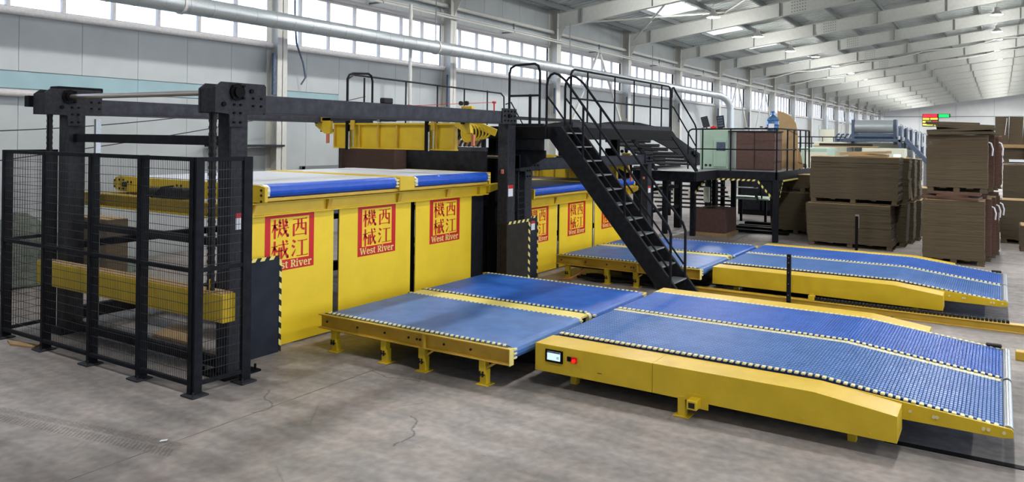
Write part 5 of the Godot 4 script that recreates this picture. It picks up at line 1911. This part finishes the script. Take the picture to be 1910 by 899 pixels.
# ---------------------------------------------------------------- far end of the hall
func far_machines() -> void:
	var t := thing("printing_machine", "large far machine with a polished silver roller above pale cabinets", "machine", V(-4.5, 0, -36.0))
	var b := MB.new()
	b.cyl(V(-5.15, 2.83, -35.0), V(-3.70, 2.83, -35.0), 0.28, 28)
	part("roller", b, M.galv, t)
	b = MB.new()
	b.cyl(V(-5.2, 2.44, -34.9), V(-3.7, 2.44, -34.9), 0.10, 18)
	b.cyl(V(-5.2, 2.36, -35.1), V(-3.4, 2.36, -35.1), 0.06, 12)
	part("roller", b, M.steel_blue, t)
	for x in [-5.22, -3.64]:
		b = MB.new()
		b.span(x - 0.06, x + 0.06, 2.1, 3.12, -35.3, -34.8, 0.01)
		part("side_frame", b, M.steel_blue, t)
	b = MB.new()
	b.span(-5.6, -3.2, 2.2, 2.34, -35.4, -34.6, 0.01)
	part("bridge", b, M.steel_blue, t)
	b = MB.new()
	b.span(-6.9, -3.0, 0.0, 2.18, -36.6, -35.5, 0.02)
	part("rear_cabinet", b, M.cream, t)
	b = MB.new()
	b.span(-4.7, -3.15, 0.9, 1.95, -34.5, -33.6, 0.02)
	part("front_cabinet", b, M.cream, t)
	b = MB.new()
	b.span(-3.55, -3.3, 1.60, 1.72, -33.6, -33.58, 0.004)
	part("screen", b, M.screen, t)
	b = MB.new()
	b.span(-6.4, -4.4, 2.02, 2.12, -34.4, -34.0, 0.01)
	part("dark_roll", b, M.rubber, t)
	b = MB.new()
	b.span(-6.6, -4.2, 1.98, 2.02, -34.6, -33.8, 0.005)
	part("shelf", b, M.wood, t)
	for i in 2:
		b = MB.new()
		b.span(-5.55 + i * 0.32, -5.30 + i * 0.32, 1.72, 1.95, -35.49, -35.44, 0.004)
		part("vent", b, M.purlin, t)
	var c := thing("dryer_line", "dark blue sloping machine line right of the silver roller, with many small pipes", "machine", V(-2.8, 0, -36.0))
	for i in 7:
		b = MB.new()
		var x := -3.45 + i * 0.17
		b.span(x - 0.05, x + 0.05, 1.9 - i * 0.06, 2.85 - i * 0.07, -35.0 - i * 0.4, -34.6 - i * 0.4, 0.01)
		part("unit", b, M.steel_blue, c)
		b = MB.new()
		b.tube([V(x, 2.80 - i * 0.07, -34.6), V(x + 0.03, 2.92 - i * 0.07, -34.7), V(x + 0.1, 2.86 - i * 0.07, -34.9), V(x + 0.12, 2.3 - i * 0.07, -34.8)], 0.025, 6)
		b.cyl(V(x - 0.02, 2.3 - i * 0.05, -34.58), V(x - 0.02, 2.45 - i * 0.05, -34.58), 0.05, 8)
		part("pipe", b, M.galv, c)
	b = MB.new()
	b.bar(V(-3.2, 2.3, -34.4), V(-2.35, 1.35, -34.2), 0.12, 0.16)
	part("slide", b, M.steel_blue, c)
	for i in 3:
		b = MB.new()
		b.span(-3.2 + i * 0.3, -3.0 + i * 0.3, 0.0, 1.9 - i * 0.2, -35.2, -34.9, 0.01)
		part("upright", b, M.purlin, c)
	c = thing("pale_machine_housing", "long low pale green machine housing behind the platform, left of the silver roller", "machine", V(-7.5, 0, -31.0))
	b = MB.new()
	b.span(-8.2, -5.4, 0.0, 1.95, -31.8, -30.2, 0.02)
	part("housing", b, M.mint, c)
	for i in 3:
		b = MB.new()
		b.span(-8.0 + i * 0.9, -7.2 + i * 0.9, 0.3, 1.8, -30.2, -30.18, 0.006)
		part("door", b, M.cream, c)
	c = thing("mixing_tank", "white round tank with a small rail on top near the windows", "tank", V(-8.1, 0, -46.0))
	b = MB.new()
	b.cyl(V(-8.1, 1.2, -45.0), V(-8.1, 2.85, -45.0), 0.40, 24)
	part("body", b, M.cream, c)
	for i in 6:
		b = MB.new()
		var a := TAU * i / 6.0
		b.cyl(V(-8.1 + cos(a) * 0.38, 2.85, -45.0 + sin(a) * 0.38), V(-8.1 + cos(a) * 0.38, 3.1, -45.0 + sin(a) * 0.38), 0.02, 6)
		part("rail_post", b, M.galv, c)
	b = MB.new()
	b.cyl(V(-8.1, 2.85, -45.0), V(-8.1, 3.6, -45.0), 0.08, 10)
	part("vent_pipe", b, M.galv, c)
	b = MB.new()
	b.cyl(V(-8.1, 0.0, -45.0), V(-8.1, 1.2, -45.0), 0.30, 12)
	part("base", b, M.galv, c)
	c = thing("far_frames", "bluish far machine frames and railings between the tank and the silver roller", "machine", V(-8.0, 0, -42.0))
	for i in 6:
		b = MB.new()
		b.tube([V(-7.1 + i * 0.22, 1.6, -42.0), V(-7.1 + i * 0.22, 2.40, -42.0), V(-7.03 + i * 0.22, 2.55, -42.0), V(-6.92 + i * 0.22, 2.58, -42.0)], 0.05, 8)
		part("pipe_bend", b, M.steel_blue, c)
	b = MB.new()
	b.span(-7.1, -5.7, 1.8, 2.35, -43.0, -42.2, 0.02)
	part("block", b, M.steel_blue, c)
	for y in [2.1, 2.4]:
		b = MB.new()
		b.cyl(V(-9.4, y, -38.0), V(-6.0, y, -38.0), 0.025, 8)
		part("rail", b, M.graphite, c)
	for i in 8:
		b = MB.new()
		b.cyl(V(-9.4 + i * 0.48, 0.0, -38.0), V(-9.4 + i * 0.48, 2.4, -38.0), 0.02, 6)
		part("baluster", b, M.graphite, c)
	c = thing("led_board", "LED board on the back wall with red, green and yellow lines of figures", "sign", V(-6.6, 4.2, -106.9))
	b = MB.new()
	b.span(-8.15, -5.2, 5.26, 5.70, -106.92, -106.82, 0.02)
	b.span(-8.15, -6.4, 4.2, 5.27, -106.92, -106.82, 0.02)
	part("housing", b, M.rubber, c)
	for q in [[-8.1, -6.55, 5.30, 5.66, "led_red"], [-6.4, -5.3, 5.30, 5.66, "led_green"]]:
		b = MB.new()
		b.span(q[0], q[1], q[2], q[3], -106.82, -106.81, 0.0)
		part("lit_line", b, M[q[4]], c)
	for i in 3:
		b = MB.new()
		b.span(-8.1, -7.4 + 0.2 * i, 5.0 - i * 0.36, 5.22 - i * 0.36, -106.82, -106.81, 0.0)
		part("lit_line", b, M.led_yellow, c)
		b = MB.new()
		b.span(-7.3 + 0.2 * i, -6.5, 5.0 - i * 0.36, 5.22 - i * 0.36, -106.82, -106.81, 0.0)
		part("lit_line", b, M.led_red if i == 1 else M.led_yellow, c)

# ---------------------------------------------------------------- small things
func oddments() -> void:
	# boards riding on the nearer lift's belts
	var t := pile("board_bundle", "dark red brown bundle of board under the yellow carriage on the nearer lift", "", -8.75, -7.64, -8.76, -9.04, 1.70, 2.06, M.brown, 0.003, 0.0, false, 0.008)
	t.set_meta("category", "board bundle")
	t = pile("brown_boxes", "pile of light brown cartons behind the mesh fence, near the wall", "", -11.9, -10.95, -6.3, -6.62, 0.0, 0.92, M.board, 0.01, 0.0, true, 0.2)
	t.set_meta("category", "cartons")
	t = pile("brick_red_pile", "small brick red pile behind the mesh fence's corner post", "", -9.15, -8.75, -6.9, -7.3, 0.25, 0.95, M.brick, 0.006, 0.0, true, 0.06)
	var b := MB.new()
	b.span(-9.2, -8.7, 0.0, 0.25, -7.35, -6.85, 0.005)
	part("stand", b, M.dark_black, t)
	t = thing("flat_carton", "flat pinkish carton lying on the floor inside the lift", "carton", V(-7.5, 0, -5.1))
	b = MB.new()
	b.prism([P(-7.70, -4.95), P(-7.95, -5.36), P(-7.50, -5.40), P(-7.08, -4.94)], 1, 0.0, 0.02)
	part("sheet", b, M.board_top, t)
	t = thing("floor_plank", "thin wooden plank on the floor against the mesh fence's left end", "plank", V(-8.5, 0, -4.0))
	b = MB.new()
	b.prism([P(-8.74, -3.98), P(-8.30, -4.09), P(-8.25, -4.0), P(-8.55, -3.92)], 1, 0.0, 0.018)
	part("board", b, M.wood, t)
	t = thing("tarpaulin_heap", "grey green tarpaulin heap slumped against the wall behind the fence's left end", "tarpaulin", V(-11.9, 0, -5.4))
	b = MB.new()
	var r := RandomNumberGenerator.new()
	r.seed = 3
	var g := []
	for i in 15:
		var row := []
		for j in 11:
			var u := i / 14.0
			var v := j / 10.0
			row.append(V(-12.66 + 1.15 * v, maxf(0.0, (0.85 * (1.0 - v) * (1.0 - v) + 0.12 * sin(u * 17.0 + v * 5.0) * (1 - v)) * sin(PI * clampf(u, 0.04, 0.96)) + r.randf() * 0.04), -7.4 + 3.2 * u))
		g.append(row)
	for i in 14:
		for j in 10:
			var a: Vector3 = g[i][j]
			var p1: Vector3 = g[i + 1][j]
			var p2: Vector3 = g[i + 1][j + 1]
			var p3: Vector3 = g[i][j + 1]
			var n1 := (p1 - a).cross(p2 - a).normalized()
			if n1.y < 0:
				n1 = -n1
			b.quad(a, p1, p2, p3, n1)
	part("cloth", b, M.tarp, t)
	t = thing("wall_shelf", "narrow dark shelf bracket fixed to the window wall by the second column", "shelf", V(-12.5, 2.0, -10.5))
	b = MB.new()
	b.span(-12.75, -12.40, 1.95, 1.99, -10.85, -9.2, 0.004)
	part("board", b, M.graphite, t)
	b = MB.new()
	b.span(-12.70, -12.6, 2.30, 2.40, -9.55, -9.45, 0.02)
	b.cyl(V(-12.6, 1.99, -9.7), V(-12.6, 2.2, -9.7), 0.04, 10)
	part("hanging_box", b, M.rubber, t)
	t = thing("wall_opening", "grey framed low hatch in the window wall beyond the nearer lift belts", "hatch", V(-12.75, 1.2, -12.6))
	b = MB.new()
	b.span(-12.80, -12.72, 1.42, 1.52, -13.5, -11.6, 0.006)
	b.span(-12.80, -12.72, 0.4, 1.52, -11.7, -11.6, 0.006)
	b.span(-12.80, -12.72, 0.4, 1.52, -13.5, -13.4, 0.006)
	part("frame", b, M.purlin, t)
	b = MB.new()
	b.span(-12.80, -12.76, 0.4, 1.42, -13.4, -11.7, 0.0)
	part("dark_leaf", b, M.steel_blue, t)
	for q in [["first", V(-12.40, 1.6, -4.2), V(-12.40, 3.1, -13.2)], ["second", V(-12.40, 2.15, -3.0), V(-12.40, 2.55, -9.0)]]:
		t = thing("slack_cable", "thin dark cable strung along the window wall, the %s one" % ("rising" if q[0] == "first" else "nearly level"), "cable", q[1])
		b = MB.new()
		var pts := []
		for i in 13:
			var p: Vector3 = q[1].lerp(q[2], i / 12.0)
			pts.append(p - V(0, sin(PI * i / 12.0) * 0.12, 0))
		b.tube(pts, 0.008, 5)
		part("line", b, M.graphite, t)
	t = thing("hanging_cable", "dark cable looping down beside the second wall column under the duct", "cable", V(-12.3, 3.2, -11.1))
	b = MB.new()
	b.tube([V(-12.4, 6.0, -11.05), V(-12.38, 4.6, -11.05), V(-12.36, 4.1, -11.08), V(-12.34, 3.7, -11.25), V(-12.34, 3.4, -11.32), V(-12.34, 3.25, -11.2)], 0.02, 6)
	part("line", b, M.steel_blue, t)
	t = thing("barrier_tape", "thin red and white tape strung between two small red clips over the lift", "tape", V(-6.2, 2.58, -7.0))
	for q in [V(-6.6, 2.60, -7.86), V(-6.15, 2.70, -9.2)]:
		b = MB.new()
		b.box(q, V(0.025, 0.03, 0.07), 0.004)
		b.cyl(q - V(0, 0.14, 0), q, 0.01, 6)
		part("clip", b, M.red, t)
	b = MB.new()
	b.cyl(V(-6.6, 2.60, -7.86), V(-6.15, 2.70, -9.2), 0.004, 5)
	part("line", b, M.red, t)
	t = thing("beam_sensor", "small black sensor box sitting on the near head beam", "sensor", V(-5.9, 2.56, -6.6))
	b = MB.new()
	b.span(-5.95, -5.88, 2.565, 2.63, -6.72, -6.56, 0.01)
	part("housing", b, M.rubber, t)
	t = thing("coiled_hoses", "tangled dark and orange hoses on the floor under the farther table", "hoses", V(-5.3, 0, -10.5))
	for i in 4:
		b = MB.new()
		var pts := []
		for j in 16:
			var a := j * 0.45
			pts.append(V(-5.55 + j * 0.085, 0.03 + 0.02 * absf(sin(a * 1.7 + i)), -10.72 + 0.10 * sin(a + i * 1.3) - i * 0.07))
		b.tube(pts, 0.018, 6)
		part("hose", b, M.rubber, t)
	b = MB.new()
	b.tube([V(-5.75, 0.02, -10.45), V(-5.6, 0.03, -10.5), V(-5.5, 0.10, -10.62), V(-5.42, 0.2, -10.75)], 0.011, 6)
	part("orange_hose", b, M.orange, t)
	t = thing("paper_scrap", "small white scrap of paper on the floor in the left foreground", "scrap", V(-5.0, 0, -3.3))
	b = MB.new()
	b.box(V(-5.02, 0.006, -3.32), V(0.05, 0.004, 0.03), 0.0, Basis(Vector3.UP, 0.6) * Basis(Vector3(0, 0, 1), 0.15))
	part("scrap", b, M.paper, t)
